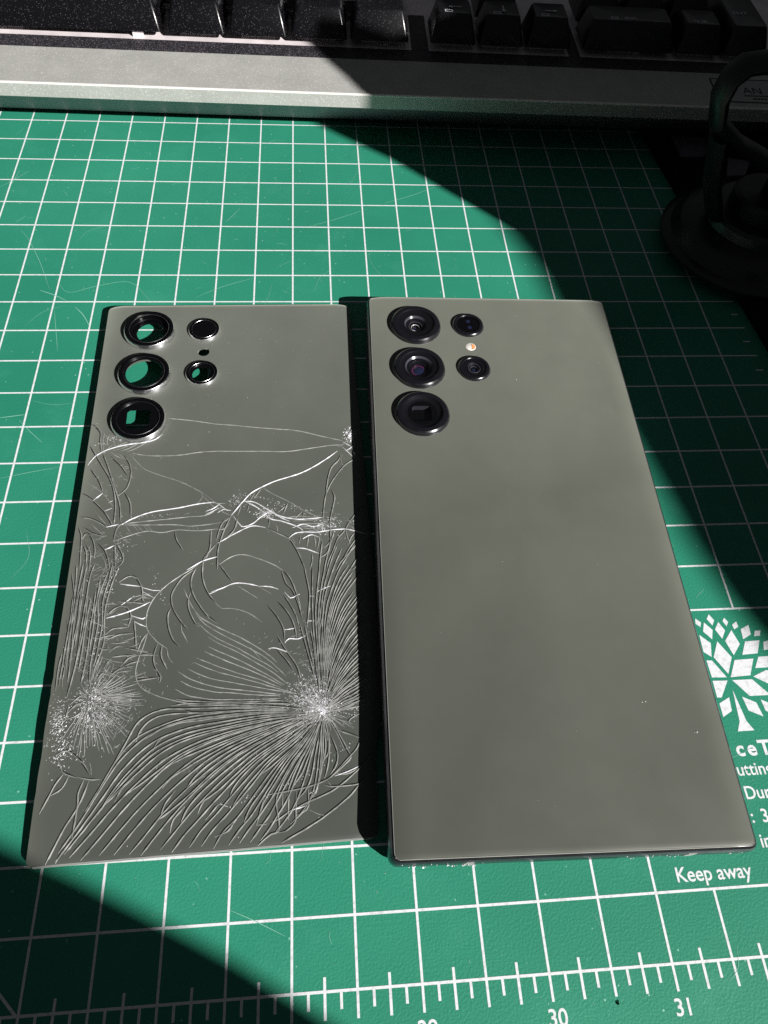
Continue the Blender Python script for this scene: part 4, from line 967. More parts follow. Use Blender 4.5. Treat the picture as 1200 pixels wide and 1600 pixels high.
("t",[(-27.9,-41.8),(-27.8,-41.1),(-27.7,-40.3),(-27.6,-39.6),(-27.5,-38.8),(-27.4,-38.2),(-27.1,-37.5),(-26.9,-36.9),(-26.8,-36.2)]),
("t",[(-27.9,-41.9),(-27.8,-41.5),(-27.7,-41.1),(-27.5,-40.7),(-27.4,-40.3),(-27.2,-39.9),(-27.1,-39.5),(-26.9,-39.1),(-26.6,-38.6)]),
("t",[(-27.3,-42.3),(-27,-41.6),(-26.7,-40.9),(-26.3,-40.3),(-26,-39.7),(-25.7,-39.1),(-25.5,-38.4),(-25.2,-37.7),(-24.8,-37)]),
("t",[(-27.8,-44.4),(-27.4,-43.6),(-27.1,-42.8),(-26.9,-42),(-26.5,-41.4),(-26.1,-40.8),(-25.6,-40.1),(-25.2,-39.4),(-24.8,-38.7)]),
("t",[(-27.7,-44.9),(-27.5,-44.4),(-27.2,-43.9),(-26.9,-43.4),(-26.6,-43),(-26.3,-42.5),(-26,-42.1),(-25.7,-41.6),(-25.4,-41.1)]),
("t",[(-27.3,-44.7),(-27,-44.3),(-26.7,-43.9),(-26.4,-43.5),(-26.1,-43.1),(-25.7,-42.7),(-25.3,-42.4),(-24.9,-42),(-24.6,-41.7)]),
("t",[(-27.6,-45.2),(-26.9,-44.5),(-26.2,-43.7),(-25.5,-43),(-24.7,-42.5),(-24,-41.8),(-23.4,-41.1),(-22.7,-40.4),(-21.9,-39.8)]),
("t",[(-27.1,-44.8),(-26.7,-44.5),(-26.3,-44.2),(-25.8,-43.8),(-25.4,-43.5),(-25.1,-43.1),(-24.7,-42.7),(-24.3,-42.4),(-23.9,-42.1)]),
("t",[(-25.4,-43.7),(-25,-43.4),(-24.5,-43.1),(-24,-42.8),(-23.4,-42.5),(-22.9,-42.1),(-22.4,-41.7),(-21.9,-41.4),(-21.4,-41.1)]),
("t",[(-27.6,-45.5),(-26.7,-45.1),(-25.8,-44.6),(-25,-44),(-24.2,-43.6),(-23.3,-43.1),(-22.4,-42.6),(-21.6,-42),(-20.9,-41.4)]),
("t",[(-27,-45.4),(-26,-44.9),(-25,-44.5),(-24.2,-44.1),(-23.2,-43.7),(-22.2,-43.2),(-21.3,-42.6),(-20.5,-42.2),(-19.5,-41.7)]),
("t",[(-25.7,-45),(-25.1,-44.8),(-24.5,-44.7),(-23.9,-44.5),(-23.3,-44.4),(-22.7,-44.1),(-22.1,-43.9),(-21.5,-43.6),(-20.8,-43.3)]),
("t",[(-24.7,-45),(-23.9,-44.8),(-23,-44.5),(-22.2,-44.3),(-21.4,-44.1),(-20.7,-43.9),(-19.8,-43.7),(-18.9,-43.5),(-18.1,-43.2)]),
("t",[(-27,-45.9),(-26.2,-45.7),(-25.4,-45.6),(-24.6,-45.4),(-23.8,-45.1),(-23.2,-44.9),(-22.5,-44.8),(-21.7,-44.6),(-20.9,-44.5)]),
("t",[(-25.9,-45.8),(-25.1,-45.6),(-24.1,-45.5),(-23.1,-45.4),(-22.1,-45.3),(-21.2,-45.1),(-20.4,-44.9),(-19.4,-44.7),(-18.4,-44.6)]),
("t",[(-26.6,-46),(-25.9,-45.9),(-25.1,-45.8),(-24.3,-45.7),(-23.5,-45.7),(-22.7,-45.6),(-21.9,-45.6),(-21.2,-45.6),(-20.4,-45.5)]),
("t",[(-27.3,-46.1),(-26.1,-46),(-24.7,-46),(-23.4,-46.1),(-22.2,-46),(-20.8,-45.9),(-19.5,-45.8),(-18.3,-45.8),(-17.1,-45.6)]),
("t",[(-23.2,-46.1),(-22.5,-46),(-21.7,-46.1),(-21,-46),(-20.3,-46),(-19.7,-45.9),(-19,-45.8),(-18.3,-45.8),(-17.6,-45.8)]),
("t",[(-25.3,-46.2),(-24.2,-46.2),(-23.1,-46.2),(-22,-46.3),(-21,-46.3),(-20,-46.2),(-19,-46.2),(-17.9,-46.3),(-16.8,-46.3)]),
("t",[(-26.7,-46.1),(-26,-46.2),(-25.2,-46.2),(-24.4,-46.2),(-23.5,-46.3),(-22.6,-46.3),(-21.8,-46.4),(-21,-46.5),(-20.1,-46.6)]),
("t",[(-24.8,-46.4),(-23.8,-46.5),(-22.7,-46.6),(-21.6,-46.6),(-20.6,-46.7),(-19.6,-46.9),(-18.5,-47),(-17.4,-47.1),(-16.3,-47.1)]),
("t",[(-26.1,-46.4),(-25.1,-46.5),(-24.1,-46.6),(-23,-46.8),(-21.9,-46.9),(-20.8,-47),(-19.8,-47),(-18.8,-47.1),(-17.7,-47.3)]),
("t",[(-25.4,-46.6),(-24.5,-46.7),(-23.6,-46.8),(-22.7,-47),(-21.7,-47.2),(-20.9,-47.3),(-20.1,-47.3),(-19.2,-47.4),(-18.3,-47.5)]),
("t",[(-22.9,-47),(-22.2,-47.1),(-21.5,-47.3),(-20.8,-47.4),(-20,-47.6),(-19.3,-47.7),(-18.7,-47.8),(-18,-47.9),(-17.2,-48.1)]),
("t",[(-22.9,-47.4),(-22.1,-47.5),(-21.2,-47.6),(-20.4,-47.8),(-19.6,-48),(-18.8,-48.2),(-18.1,-48.3),(-17.3,-48.4),(-16.5,-48.5)]),
("t",[(-24.8,-47.1),(-24,-47.3),(-23.2,-47.6),(-22.4,-47.8),(-21.6,-48),(-20.7,-48.1),(-19.8,-48.3),(-19,-48.6),(-18.3,-48.8)]),
("t",[(-23.3,-47.9),(-22.8,-48.1),(-22.4,-48.2),(-21.9,-48.4),(-21.3,-48.6),(-20.8,-48.9),(-20.2,-49.1),(-19.7,-49.3),(-19.2,-49.5)]),
("t",[(-27.1,-46.8),(-26.2,-47.2),(-25.3,-47.6),(-24.3,-48),(-23.5,-48.3),(-22.6,-48.7),(-21.7,-49.1),(-20.8,-49.6),(-19.9,-50)]),
("t",[(-26.3,-47.4),(-25.3,-47.9),(-24.4,-48.4),(-23.4,-48.8),(-22.3,-49.4),(-21.4,-50),(-20.5,-50.5),(-19.5,-51),(-18.5,-51.5)]),
("t",[(-24.3,-48.8),(-23.8,-49.1),(-23.2,-49.5),(-22.6,-49.8),(-22.1,-50.2),(-21.6,-50.5),(-21.1,-50.9),(-20.6,-51.3),(-20,-51.7)]),
("t",[(-27.7,-47),(-26.9,-47.6),(-26,-48.1),(-25.1,-48.8),(-24.3,-49.5),(-23.5,-50.1),(-22.7,-50.7),(-21.8,-51.3),(-20.9,-52)]),
("t",[(-25.8,-48.5),(-25.1,-49.2),(-24.3,-49.9),(-23.4,-50.6),(-22.6,-51.3),(-21.8,-52.1),(-21,-52.8),(-20.1,-53.6),(-19.3,-54.2)]),
("t",[(-27,-47.8),(-26.1,-48.7),(-25.1,-49.7),(-24.1,-50.7),(-23.2,-51.6),(-22.3,-52.5),(-21.3,-53.5),(-20.4,-54.5),(-19.5,-55.3)]),
("t",[(-25,-50.4),(-24.6,-50.8),(-24.2,-51.1),(-23.9,-51.5),(-23.6,-51.9),(-23.2,-52.3),(-22.9,-52.7),(-22.5,-53.2),(-22.1,-53.6)]),
("t",[(-25.4,-50.7),(-25,-51.3),(-24.6,-51.9),(-24.2,-52.5),(-23.8,-53),(-23.4,-53.6),(-22.9,-54.1),(-22.5,-54.6),(-22,-55.1)]),
("t",[(-27.4,-48.2),(-26.9,-49.1),(-26.4,-50),(-25.7,-50.9),(-25.1,-51.9),(-24.5,-52.8),(-23.9,-53.7),(-23.3,-54.6),(-22.6,-55.4)]),
("t",[(-26.5,-50),(-26.1,-50.7),(-25.7,-51.5),(-25.2,-52.2),(-24.8,-53),(-24.4,-53.7),(-24,-54.3),(-23.6,-55),(-23.2,-55.7)]),
("t",[(-25.8,-51.8),(-25.4,-52.7),(-24.9,-53.6),(-24.4,-54.6),(-24,-55.5),(-23.5,-56.3),(-22.9,-57.1),(-22.5,-58),(-22,-58.9)]),
("t",[(-27.9,-48.3),(-27.2,-49.8),(-26.5,-51.2),(-25.9,-52.4),(-25.3,-53.7),(-24.6,-55),(-24,-56.3),(-23.5,-57.5),(-23,-58.6)]),
("t",[(-26.1,-53.3),(-25.9,-54),(-25.6,-54.6),(-25.4,-55.3),(-25.2,-55.9),(-24.9,-56.6),(-24.6,-57.2),(-24.3,-57.7),(-24.1,-58.3)]),
("t",[(-28.1,-48.3),(-27.8,-49.5),(-27.5,-50.7),(-27,-51.9),(-26.6,-53.2),(-26.3,-54.4),(-25.9,-55.6),(-25.6,-56.8),(-25.2,-57.9)]),
("t",[(-27.3,-51.7),(-27.1,-52.3),(-26.9,-53),(-26.7,-53.6),(-26.6,-54.3),(-26.5,-54.9),(-26.3,-55.6),(-26.2,-56.2),(-26.1,-56.8)]),
("t",[(-27.9,-50.2),(-27.7,-51),(-27.6,-51.9),(-27.5,-52.8),(-27.3,-53.6),(-27.1,-54.4),(-27,-55.2),(-26.8,-56.1),(-26.7,-56.9)]),
("t",[(-28.3,-50.3),(-28.2,-51.1),(-28,-51.8),(-27.9,-52.6),(-27.7,-53.4),(-27.6,-54.2),(-27.5,-55.1),(-27.4,-55.9),(-27.3,-56.7)]),
("t",[(-28.6,-49.5),(-28.6,-50.4),(-28.6,-51.4),(-28.5,-52.3),(-28.4,-53.2),(-28.3,-54.1),(-28.2,-55.1),(-28.1,-56),(-28,-57)]),
("t",[(-28.6,-47.9),(-28.6,-49.3),(-28.6,-50.8),(-28.5,-52.1),(-28.6,-53.4),(-28.6,-54.7),(-28.5,-56.1),(-28.3,-57.6),(-28.2,-58.9)]),
("t",[(-28.9,-48.7),(-29,-50),(-29,-51.4),(-29.1,-52.6),(-29.3,-53.8),(-29.3,-55.1),(-29.2,-56.5),(-29.2,-57.8),(-29.3,-59)]),
("t",[(-29,-49),(-29.1,-50.2),(-29.3,-51.3),(-29.5,-52.5),(-29.5,-53.7),(-29.5,-54.9),(-29.6,-56.1),(-29.7,-57.2),(-29.7,-58.3)]),
("t",[(-29,-47.6),(-29.3,-48.8),(-29.7,-50.1),(-29.9,-51.2),(-30.1,-52.4),(-30.3,-53.6),(-30.5,-54.9),(-30.6,-56),(-30.8,-57.1)]),
("t",[(-29.7,-48.9),(-29.9,-49.6),(-30,-50.4),(-30.2,-51.2),(-30.5,-51.9),(-30.7,-52.7),(-30.9,-53.3),(-31,-54),(-31.2,-54.7)]),
("t",[(-29.3,-47.9),(-29.6,-48.7),(-30,-49.6),(-30.3,-50.5),(-30.6,-51.3),(-31,-52),(-31.5,-52.8),(-31.8,-53.6),(-32.1,-54.5)]),
("t",[(-30.8,-50),(-31.2,-50.7),(-31.5,-51.4),(-32,-52.1),(-32.4,-52.9),(-32.8,-53.5),(-33.1,-54.2),(-33.5,-54.8),(-33.9,-55.5)]),
("n",[(-35.6,-20),(-35.5,-23.1),(-35.4,-26.1),(-35.5,-28.9),(-35.6,-31.7),(-35.7,-34.6),(-35.7,-37.4),(-35.8,-40.2),(-35.9,-42.8)]),
("n",[(-35.3,-15.8),(-35.2,-19.2),(-35.1,-22.6),(-35,-26.1),(-34.9,-29.3),(-35,-32.5),(-35.1,-35.6),(-35.1,-38.7),(-35.2,-41.8)]),
("n",[(-33.9,-17),(-33.8,-19.8),(-33.7,-22.5),(-33.6,-25.3),(-33.6,-28),(-33.8,-30.5),(-34,-33),(-34.1,-35.5),(-34.2,-38.1)]),
("n",[(-33.5,-12.6),(-33.4,-15.3),(-33.4,-18),(-33.4,-20.8),(-33.4,-23.5),(-33.4,-26.1),(-33.4,-28.6),(-33.4,-31.2),(-33.4,-33.8)]),
("n",[(-32,-20.4),(-32,-22.7),(-31.9,-25.1),(-31.9,-27.4),(-32,-29.6),(-32.1,-31.8),(-32.3,-33.9),(-32.5,-36),(-32.6,-38.1)]),
("n",[(-31.2,-20.8),(-31.3,-23.2),(-31.5,-25.6),(-31.5,-28),(-31.6,-30.3),(-31.6,-32.6),(-31.6,-34.8),(-31.7,-37.1),(-31.8,-39.3)]),
("n",[(-30.3,-19.3),(-30.3,-22.4),(-30.3,-25.4),(-30.5,-28.4),(-30.4,-31.4),(-30.4,-34.3),(-30.5,-37.1),(-30.7,-39.9),(-30.9,-42.7)]),
("n",[(-29.6,-15.3),(-29.6,-17.8),(-29.7,-20.4),(-29.8,-22.9),(-29.9,-25.3),(-29.8,-27.7),(-29.8,-30),(-29.9,-32.4),(-29.9,-34.8)]),
("t",[(22.9,-52.1),(21.4,-51.1),(19.9,-50.3),(18.3,-49.5)]),
("t",[(24.7,-53.4),(25.9,-54.4),(27,-55.4),(28,-56.4)]),
("t",[(24.9,-52.7),(27.5,-52.4),(30.1,-52.2),(32.8,-51.9)]),
("t",[(24.3,-52.4),(26.2,-51),(28,-49.5),(29.7,-47.8)]),
("t",[(23.2,-53.3),(22.8,-53.6),(22.4,-54),(22,-54.4)]),
("t",[(22.8,-51.4),(22.3,-50.8),(21.9,-50.1),(21.4,-49.3)]),
("t",[(23.1,-51.3),(22.4,-49.5),(21.6,-47.8),(20.8,-46)]),
("t",[(23.2,-52.6),(20.9,-52),(18.7,-51.2),(16.5,-50.2)]),
("t",[(23.3,-53.2),(22,-54.2),(20.5,-55),(18.9,-55.7)]),
("t",[(24.8,-52.5),(26.9,-52),(29,-51.4),(31.1,-50.8)]),
("t",[(24.4,-53.9),(24.8,-55),(25.1,-56),(25.2,-57.1)]),
("t",[(24.2,-51.5),(24.5,-50.1),(24.7,-48.8),(24.7,-47.4)]),
("t",[(22.3,-52.7),(21.5,-52.6),(20.7,-52.4),(20,-52.2)]),
("t",[(24.7,-52.9),(26.2,-53.3),(27.7,-53.9),(29.1,-54.6)]),
("t",[(24.8,-53.3),(26.8,-54.5),(28.7,-55.7),(30.4,-57)]),
("t",[(23.8,-52.3),(23.8,-51.7),(23.8,-51.2),(23.8,-50.6)]),
("t",[(22.4,-53),(20.4,-53.4),(18.4,-53.6),(16.4,-53.7)]),
("t",[(22.8,-53.9),(22,-54.7),(21.1,-55.5),(20,-56.1)]),
("t",[(22.1,-53),(20.7,-53.2),(19.4,-53.6),(18.2,-54)]),
("t",[(24.9,-52.8),(26.8,-52.6),(28.8,-52.3),(30.7,-51.7)]),
("t",[(24.4,-53.7),(25.1,-54.4),(25.8,-55.2),(26.5,-56)]),
("t",[(22.9,-52.6),(21,-52.3),(19.1,-51.7),(17.3,-51)]),
("t",[(24.8,-51.6),(25.2,-51.3),(25.7,-51),(26.2,-50.7)]),
("t",[(24,-53.2),(25,-54.6),(26.2,-55.9),(27.5,-57.2)]),
("t",[(24,-53.1),(24.7,-54),(25.4,-54.9),(26.3,-55.6)]),
("t",[(25.1,-54),(25.5,-54.3),(25.9,-54.6),(26.2,-54.9)]),
("t",[(24.1,-52.5),(25.3,-51.7),(26.3,-50.8),(27.3,-49.9)]),
("t",[(22.1,-52.7),(21.5,-52.6),(20.8,-52.5),(20.2,-52.3)]),
("t",[(22.1,-51.8),(20.9,-51.4),(19.7,-51),(18.5,-50.8)]),
("t",[(25.2,-52.7),(26,-52.7),(26.8,-52.7),(27.6,-52.6)]),
("t",[(23.5,-51.5),(23.4,-50.9),(23.3,-50.3),(23.3,-49.7)]),
("t",[(24.2,-51.9),(24.4,-51.4),(24.7,-50.9),(24.9,-50.5)]),
("t",[(22,-52.9),(19.8,-53.3),(17.6,-53.9),(15.6,-54.8)]),
("t",[(24.1,-53.9),(24.4,-54.7),(24.7,-55.5),(25.1,-56.2)]),
("t",[(24.5,-52.2),(25,-52),(25.5,-51.8),(26,-51.7)]),
("t",[(24,-53.6),(24.3,-54.6),(24.8,-55.6),(25.3,-56.6)]),
("t",[(22.3,-53.2),(20.5,-53.6),(18.6,-53.9),(16.7,-54.1)]),
("t",[(23.2,-51.5),(23,-50.9),(22.8,-50.3),(22.7,-49.7)]),
("t",[(23.2,-53),(22.2,-53.3),(21.1,-53.5),(20,-53.6)]),
("t",[(23.8,-52.2),(23.9,-51.7),(24,-51.3),(24.1,-50.8)]),
("t",[(23.6,-53.4),(23.4,-53.9),(23.1,-54.3),(22.8,-54.8)]),
("t",[(24.5,-52),(26.6,-49.8),(28.4,-47.4),(30,-44.8)]),
("t",[(22.8,-53.3),(20.7,-54.8),(18.6,-56.4),(16.8,-58.1)]),
("t",[(23.8,-51.1),(23.8,-50),(23.8,-48.8),(23.8,-47.7)]),
("t",[(23.7,-52.1),(23.3,-50.3),(22.6,-48.4),(21.7,-46.6)]),
("t",[(23.2,-53.1),(22.1,-53.8),(20.9,-54.4),(19.6,-54.8)]),
("t",[(24.4,-52.9),(25.5,-53.1),(26.6,-53.3),(27.7,-53.5)]),
("t",[(23,-52.1),(21,-50.7),(18.7,-49.5),(16.1,-48.5)]),
("t",[(23.2,-52.2),(22.1,-51.5),(20.8,-50.8),(19.5,-50.2)]),
("t",[(23.1,-52.9),(22.3,-53.1),(21.5,-53.2),(20.7,-53.3)]),
("t",[(23.6,-53.1),(23.1,-54.1),(22.5,-55.2),(21.8,-56.1)]),
("t",[(24,-54),(24.3,-55.8),(24.4,-57.5),(24.3,-59.3)]),
("t",[(22.8,-53.9),(21.7,-55.4),(20.6,-56.9),(19.6,-58.5)]),
("t",[(24.6,-52.6),(25.2,-52.5),(25.7,-52.4),(26.2,-52.2)]),
("t",[(22.4,-53.4),(21.7,-53.7),(20.9,-54),(20.2,-54.3)]),
("t",[(24.6,-51.9),(25,-51.4),(25.5,-50.9),(26,-50.4)]),
("t",[(22.5,-52.9),(21.3,-53.2),(20.2,-53.4),(19,-53.7)]),
("t",[(24.6,-52.7),(27.2,-52.4),(29.7,-51.8),(32.1,-50.9)]),
("t",[(22.7,-53.4),(22.1,-53.8),(21.6,-54.2),(21.1,-54.7)]),
("t",[(24.4,-51.9),(25.6,-50.4),(26.8,-49),(28.2,-47.6)]),
("t",[(22.9,-53),(20.6,-54),(18.5,-55.2),(16.5,-56.5)]),
("t",[(23.8,-53.2),(23.9,-54.3),(23.9,-55.4),(24,-56.5)]),
("t",[(23.7,-52.3),(23.5,-50.7),(23.5,-49.2),(23.7,-47.7)]),
("t",[(24.3,-54.1),(24.5,-54.4),(24.7,-54.8),(24.8,-55.2)]),
("t",[(24.6,-52.2),(25.2,-51.7),(25.8,-51.2),(26.4,-50.7)]),
("t",[(25.1,-53.6),(26.8,-54.5),(28.5,-55.2),(30.3,-55.9)]),
("t",[(23.4,-51.3),(23.3,-50.7),(23.2,-50.2),(23.1,-49.6)]),
("t",[(24.5,-52.7),(25.9,-52.6),(27.2,-52.5),(28.6,-52.5)]),
("t",[(22.2,-53.5),(21.5,-53.7),(20.8,-53.9),(20,-54)]),
("t",[(23.7,-54),(23.9,-56.2),(24.3,-58.4),(25.1,-60.5)]),
("t",[(24.2,-51.3),(24.6,-50.2),(24.9,-49.1),(25.3,-47.9)]),
("t",[(22.4,-51.9),(21.3,-51.1),(20.3,-50.2),(19.4,-49.3)]),
("t",[(23.1,-52.6),(20.4,-51.7),(17.7,-50.7),(15.2,-49.5)]),
("t",[(24.7,-52.1),(25.1,-51.8),(25.5,-51.5),(26,-51.2)]),
("t",[(23.9,-51.2),(23.9,-50.2),(23.9,-49.1),(23.7,-48.1)]),
("t",[(22.9,-53.2),(21.2,-54.3),(19.5,-55.5),(18,-56.7)]),
("t",[(24.6,-53.3),(25,-53.5),(25.4,-53.7),(25.8,-53.9)]),
("t",[(21.9,-52.8),(19.9,-52.9),(17.8,-52.9),(15.8,-52.9)]),
("t",[(24.5,-53.9),(25.9,-56.5),(27.1,-59.1),(28.1,-61.7)]),
("t",[(24.1,-51.8),(24.9,-50.1),(26,-48.5),(27.3,-47)]),
("t",[(25,-52.1),(27.3,-51.2),(29.8,-50.4),(32.3,-49.7)]),
("t",[(22.7,-51.7),(20.6,-49.6),(18.7,-47.5),(16.9,-45.2)]),
("t",[(24.6,-53.4),(26,-54.4),(27.3,-55.5),(28.5,-56.6)]),
("t",[(24.2,-52.6),(27.2,-51.6),(30.3,-50.7),(33.4,-49.7)]),
("t",[(23.5,-51.9),(23.1,-49.4),(23,-46.9),(23.2,-44.3)]),
("t",[(23.9,-51.6),(24.2,-49.4),(24.6,-47.3),(25.1,-45.1)]),
("t",[(25.4,-52.8),(28.1,-52.6),(30.7,-52.3),(33.3,-51.7)]),
("t",[(24,-52.3),(24.9,-51.4),(25.9,-50.5),(27,-49.6)]),
("t",[(23,-51.9),(21.3,-50.1),(19.6,-48.3),(17.9,-46.6)]),
("t",[(24.8,-52.4),(25.5,-52.1),(26.2,-51.7),(26.8,-51.3)]),
("t",[(24.1,-53.4),(24.5,-54.1),(24.8,-54.7),(25.1,-55.3)]),
("t",[(24.3,-52.2),(25.9,-50.9),(27.5,-49.6),(29.1,-48.3)]),
("t",[(22.4,-51.5),(21.6,-50.9),(20.7,-50.3),(19.8,-49.7)]),
("t",[(24.2,-52.9),(25.6,-53.3),(26.8,-53.9),(28.1,-54.5)]),
("t",[(23.1,-51.5),(22.5,-50.5),(21.7,-49.6),(20.9,-48.7)]),
("t",[(-28.9,-46.8),(-29.1,-47),(-29.2,-47.2),(-29.3,-47.5)]),
("t",[(-29.1,-45.2),(-29.6,-44.4),(-30.2,-43.6),(-30.8,-42.8)]),
("t",[(-28.5,-46.7),(-28.4,-47.3),(-28.3,-47.9),(-28.3,-48.4)]),
("t",[(-28.4,-45.8),(-28.3,-45.7),(-28.2,-45.5),(-28.1,-45.3)]),
("t",[(-28.4,-44.9),(-28.2,-44),(-27.9,-43),(-27.6,-42.1)]),
("t",[(-29.5,-45.3),(-30,-44.9),(-30.4,-44.5),(-30.9,-44.2)]),
("t",[(-26.8,-45.9),(-26,-45.9),(-25.3,-45.9),(-24.5,-46)]),
("t",[(-28,-46.4),(-26.3,-47.1),(-24.7,-47.9),(-23.2,-48.9)]),
("t",[(-28.5,-45.8),(-28.4,-45.4),(-28.3,-45),(-28.1,-44.6)]),
("t",[(-28.3,-46.8),(-28.2,-47),(-28.1,-47.3),(-28,-47.6)]),
("t",[(-26.7,-46.5),(-25.8,-46.7),(-24.9,-46.9),(-24.1,-47.1)]),
("t",[(-29.9,-46.7),(-30.2,-46.9),(-30.5,-47.1),(-30.8,-47.3)]),
("t",[(-27.2,-47.3),(-26.2,-48.2),(-25.1,-49.1),(-24.1,-50)]),
("t",[(-27.8,-45.6),(-27.1,-45),(-26.4,-44.5),(-25.6,-43.9)]),
("t",[(-28.3,-46.6),(-28.1,-46.9),(-27.9,-47.3),(-27.6,-47.6)]),
("t",[(-29.8,-45.8),(-30.1,-45.7),(-30.4,-45.6),(-30.7,-45.5)]),
("t",[(-27.7,-46),(-27.1,-46),(-26.4,-46),(-25.8,-46)]),
("t",[(-29.2,-45.6),(-29.8,-45.1),(-30.5,-44.7),(-31.2,-44.2)]),
("t",[(-29.1,-45.9),(-29.7,-45.7),(-30.3,-45.5),(-30.9,-45.2)]),
("t",[(-28.9,-44.9),(-29.2,-44),(-29.7,-43),(-30.2,-42.1)]),
("t",[(-28.1,-46.8),(-27.7,-47.3),(-27.2,-47.7),(-26.8,-48.1)]),
("t",[(-27.4,-47.3),(-27.1,-47.6),(-26.9,-48),(-26.6,-48.3)]),
("t",[(-28.6,-44.7),(-28.7,-44.4),(-28.7,-44),(-28.8,-43.7)]),
("t",[(-28.4,-47.2),(-28.4,-47.6),(-28.3,-48),(-28.1,-48.3)]),
("t",[(-27.9,-46.2),(-27.3,-46.2),(-26.6,-46.3),(-25.9,-46.4)]),
("t",[(-30.1,-46.2),(-31.1,-46.2),(-32.2,-46.1),(-33.2,-46)]),
("t",[(-29.6,-46.2),(-30.1,-46.2),(-30.6,-46.2),(-31.1,-46.2)]),
("t",[(-29.5,-46.3),(-29.9,-46.3),(-30.2,-46.4),(-30.6,-46.4)]),
("t",[(-28.9,-46.4),(-30.2,-47.1),(-31.5,-47.8),(-32.8,-48.5)]),
("t",[(-29.3,-47.5),(-29.4,-47.9),(-29.5,-48.2),(-29.6,-48.6)]),
("t",[(-28.4,-45.8),(-28.3,-45.5),(-28.1,-45.2),(-27.9,-44.9)]),
("t",[(-27.4,-47.2),(-26.5,-48),(-25.6,-48.8),(-24.8,-49.6)]),
("t",[(-28.8,-46.6),(-29.2,-47.3),(-29.6,-48),(-30,-48.7)]),
("t",[(-27.4,-46.5),(-26.7,-46.6),(-26.1,-46.7),(-25.4,-46.8)])]
PROF = {'n': (.23, .17), 'l': (.19, .09), 'w': (.22, .15), 't': (.13, .085)}
MT = {'n': RIDGE, 'l': RIDGEL, 'w': CRUSH, 't': RIDGEL}
rc = random.Random(3)
def inside(x, y): return -37.6 < x < hr(y) - .1 and -79.9 < y < 79.9
def ridge(kind, pts):
    P = [p for p in catmull(pts, .8) if inside(p.x, p.y)]
    if len(P) < 3: return None
    wd, h = PROF[kind]; wd *= rc.uniform(.85, 1.15); h *= rc.uniform(.85, 1.15)
    V = []; F = []; n = len(P); ph_ = rc.uniform(0, 6)
    for i, p in enumerate(P):
        t = (P[min(i + 1, n - 1)] - P[max(i - 1, 0)]).normalized(); s = Vector((-t.y, t.x))
        e = min(1, (i + .3) / 2.2, (n - 1 - i + .3) / 2.2) * (1 + .15 * math.sin(ph_ + i * 1.3) + rc.uniform(-.12, .12))
        z = zpanel(p.x, p.y)
        g = 1 if s.x - s.y > 0 else -1      # the broken glass leans the same way all over: one long flank, one steep
        for q, zz in (((-.07, -.05), (-.02, h), (.10, h * .96), (wd, -.04)) if g > 0 else ((-wd, -.04), (-.10, h * .96), (.02, h), (.07, -.05))):
            x, y = p.x + s.x * q * max(e, .5), p.y + s.y * q * max(e, .5)
            V.append((x, y, z + (zz * e if zz > 0 else zz)))
    for i in range(n - 1):
        for k in range(3):
            a = 4 * i + k; F.append((a, a + 4, a + 5, a + 1))
    F.append((0, 1, 2, 3)); a = 4 * (n - 1); F.append((a + 3, a + 2, a + 1, a))
    if kind == 'n':  # flat dark strip: painted shade on the ridge's side away from the sun
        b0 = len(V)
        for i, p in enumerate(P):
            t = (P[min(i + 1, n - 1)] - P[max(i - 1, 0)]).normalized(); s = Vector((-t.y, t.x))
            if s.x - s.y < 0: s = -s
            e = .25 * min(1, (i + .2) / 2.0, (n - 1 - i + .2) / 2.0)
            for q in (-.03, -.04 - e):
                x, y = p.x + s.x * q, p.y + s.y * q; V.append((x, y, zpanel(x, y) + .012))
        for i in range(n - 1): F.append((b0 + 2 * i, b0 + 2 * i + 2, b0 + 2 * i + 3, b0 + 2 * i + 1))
    return V, F
def plen(p): return sum(math.dist(a, b) for a, b in zip(p, p[1:]))
CR.sort(key=lambda c: -plen(c[1]))
small = {}
made = 0
for kind, pts in CR:
    r = ridge(kind, pts)
    if r is None: continue
    if made < 299:
        o = mesh("crack", r[0], r[1], MT[kind], pg); made += 1
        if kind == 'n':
            o.data.materials.append(RIDGE_SHADE); ng = (len(r[1]) - 2) // 4
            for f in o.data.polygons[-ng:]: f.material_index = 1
    else:
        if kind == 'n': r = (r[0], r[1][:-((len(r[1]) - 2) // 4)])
        small.setdefault(kind, MB()).add(*r)
for k, b in small.items():
    b.build("hairline_cracks", MT[k], pg, kind="stuff")

def cloud(cx, cy, sx, sy, n, s0, s1, rot=0.0, gauss=True):
    L = []
    for _ in range(n):
        a, b = rs.gauss(0, .42), rs.gauss(0, .42)
        a *= sx; b *= sy
        x = cx + a * math.cos(rot) - b * math.sin(rot); y = cy + a * math.sin(rot) + b * math.cos(rot)
        if inside(x, y): L.append((x, y, rs.uniform(s0, s1)))
    return L
def slivers(lst, centre, name, parent, long=2.2):
    """splinters of crushed glass pointing away from the blow"""
    b = MB()
    for x, y, s in lst:
        a = math.atan2(y - centre[1], x - centre[0]) + rs.gauss(0, .35)
        c, d = math.cos(a), math.sin(a); l = s * rs.uniform(.8, long); wd = s * rs.uniform(.45, .8); h = s * rs.uniform(.35, .8); z = zpanel(x, y) - .03
        P = [(-l, 0, 0), (-.3 * l, -wd, 0), (l, -.2 * wd, 0), (.3 * l, wd, 0), (-.4 * l, rs.uniform(-.4, .4) * wd, h), (.5 * l, rs.uniform(-.4, .4) * wd, h * rs.uniform(.5, 1))]
        b.add([(x + p * c - q * d, y + p * d + q * c, z + r) for p, q, r in P],
              [(0, 1, 4), (1, 2, 5), (1, 5, 4), (2, 3, 5), (3, 4, 5), (3, 0, 4)])
    return b.build(name, CRUSH, parent, kind="stuff")
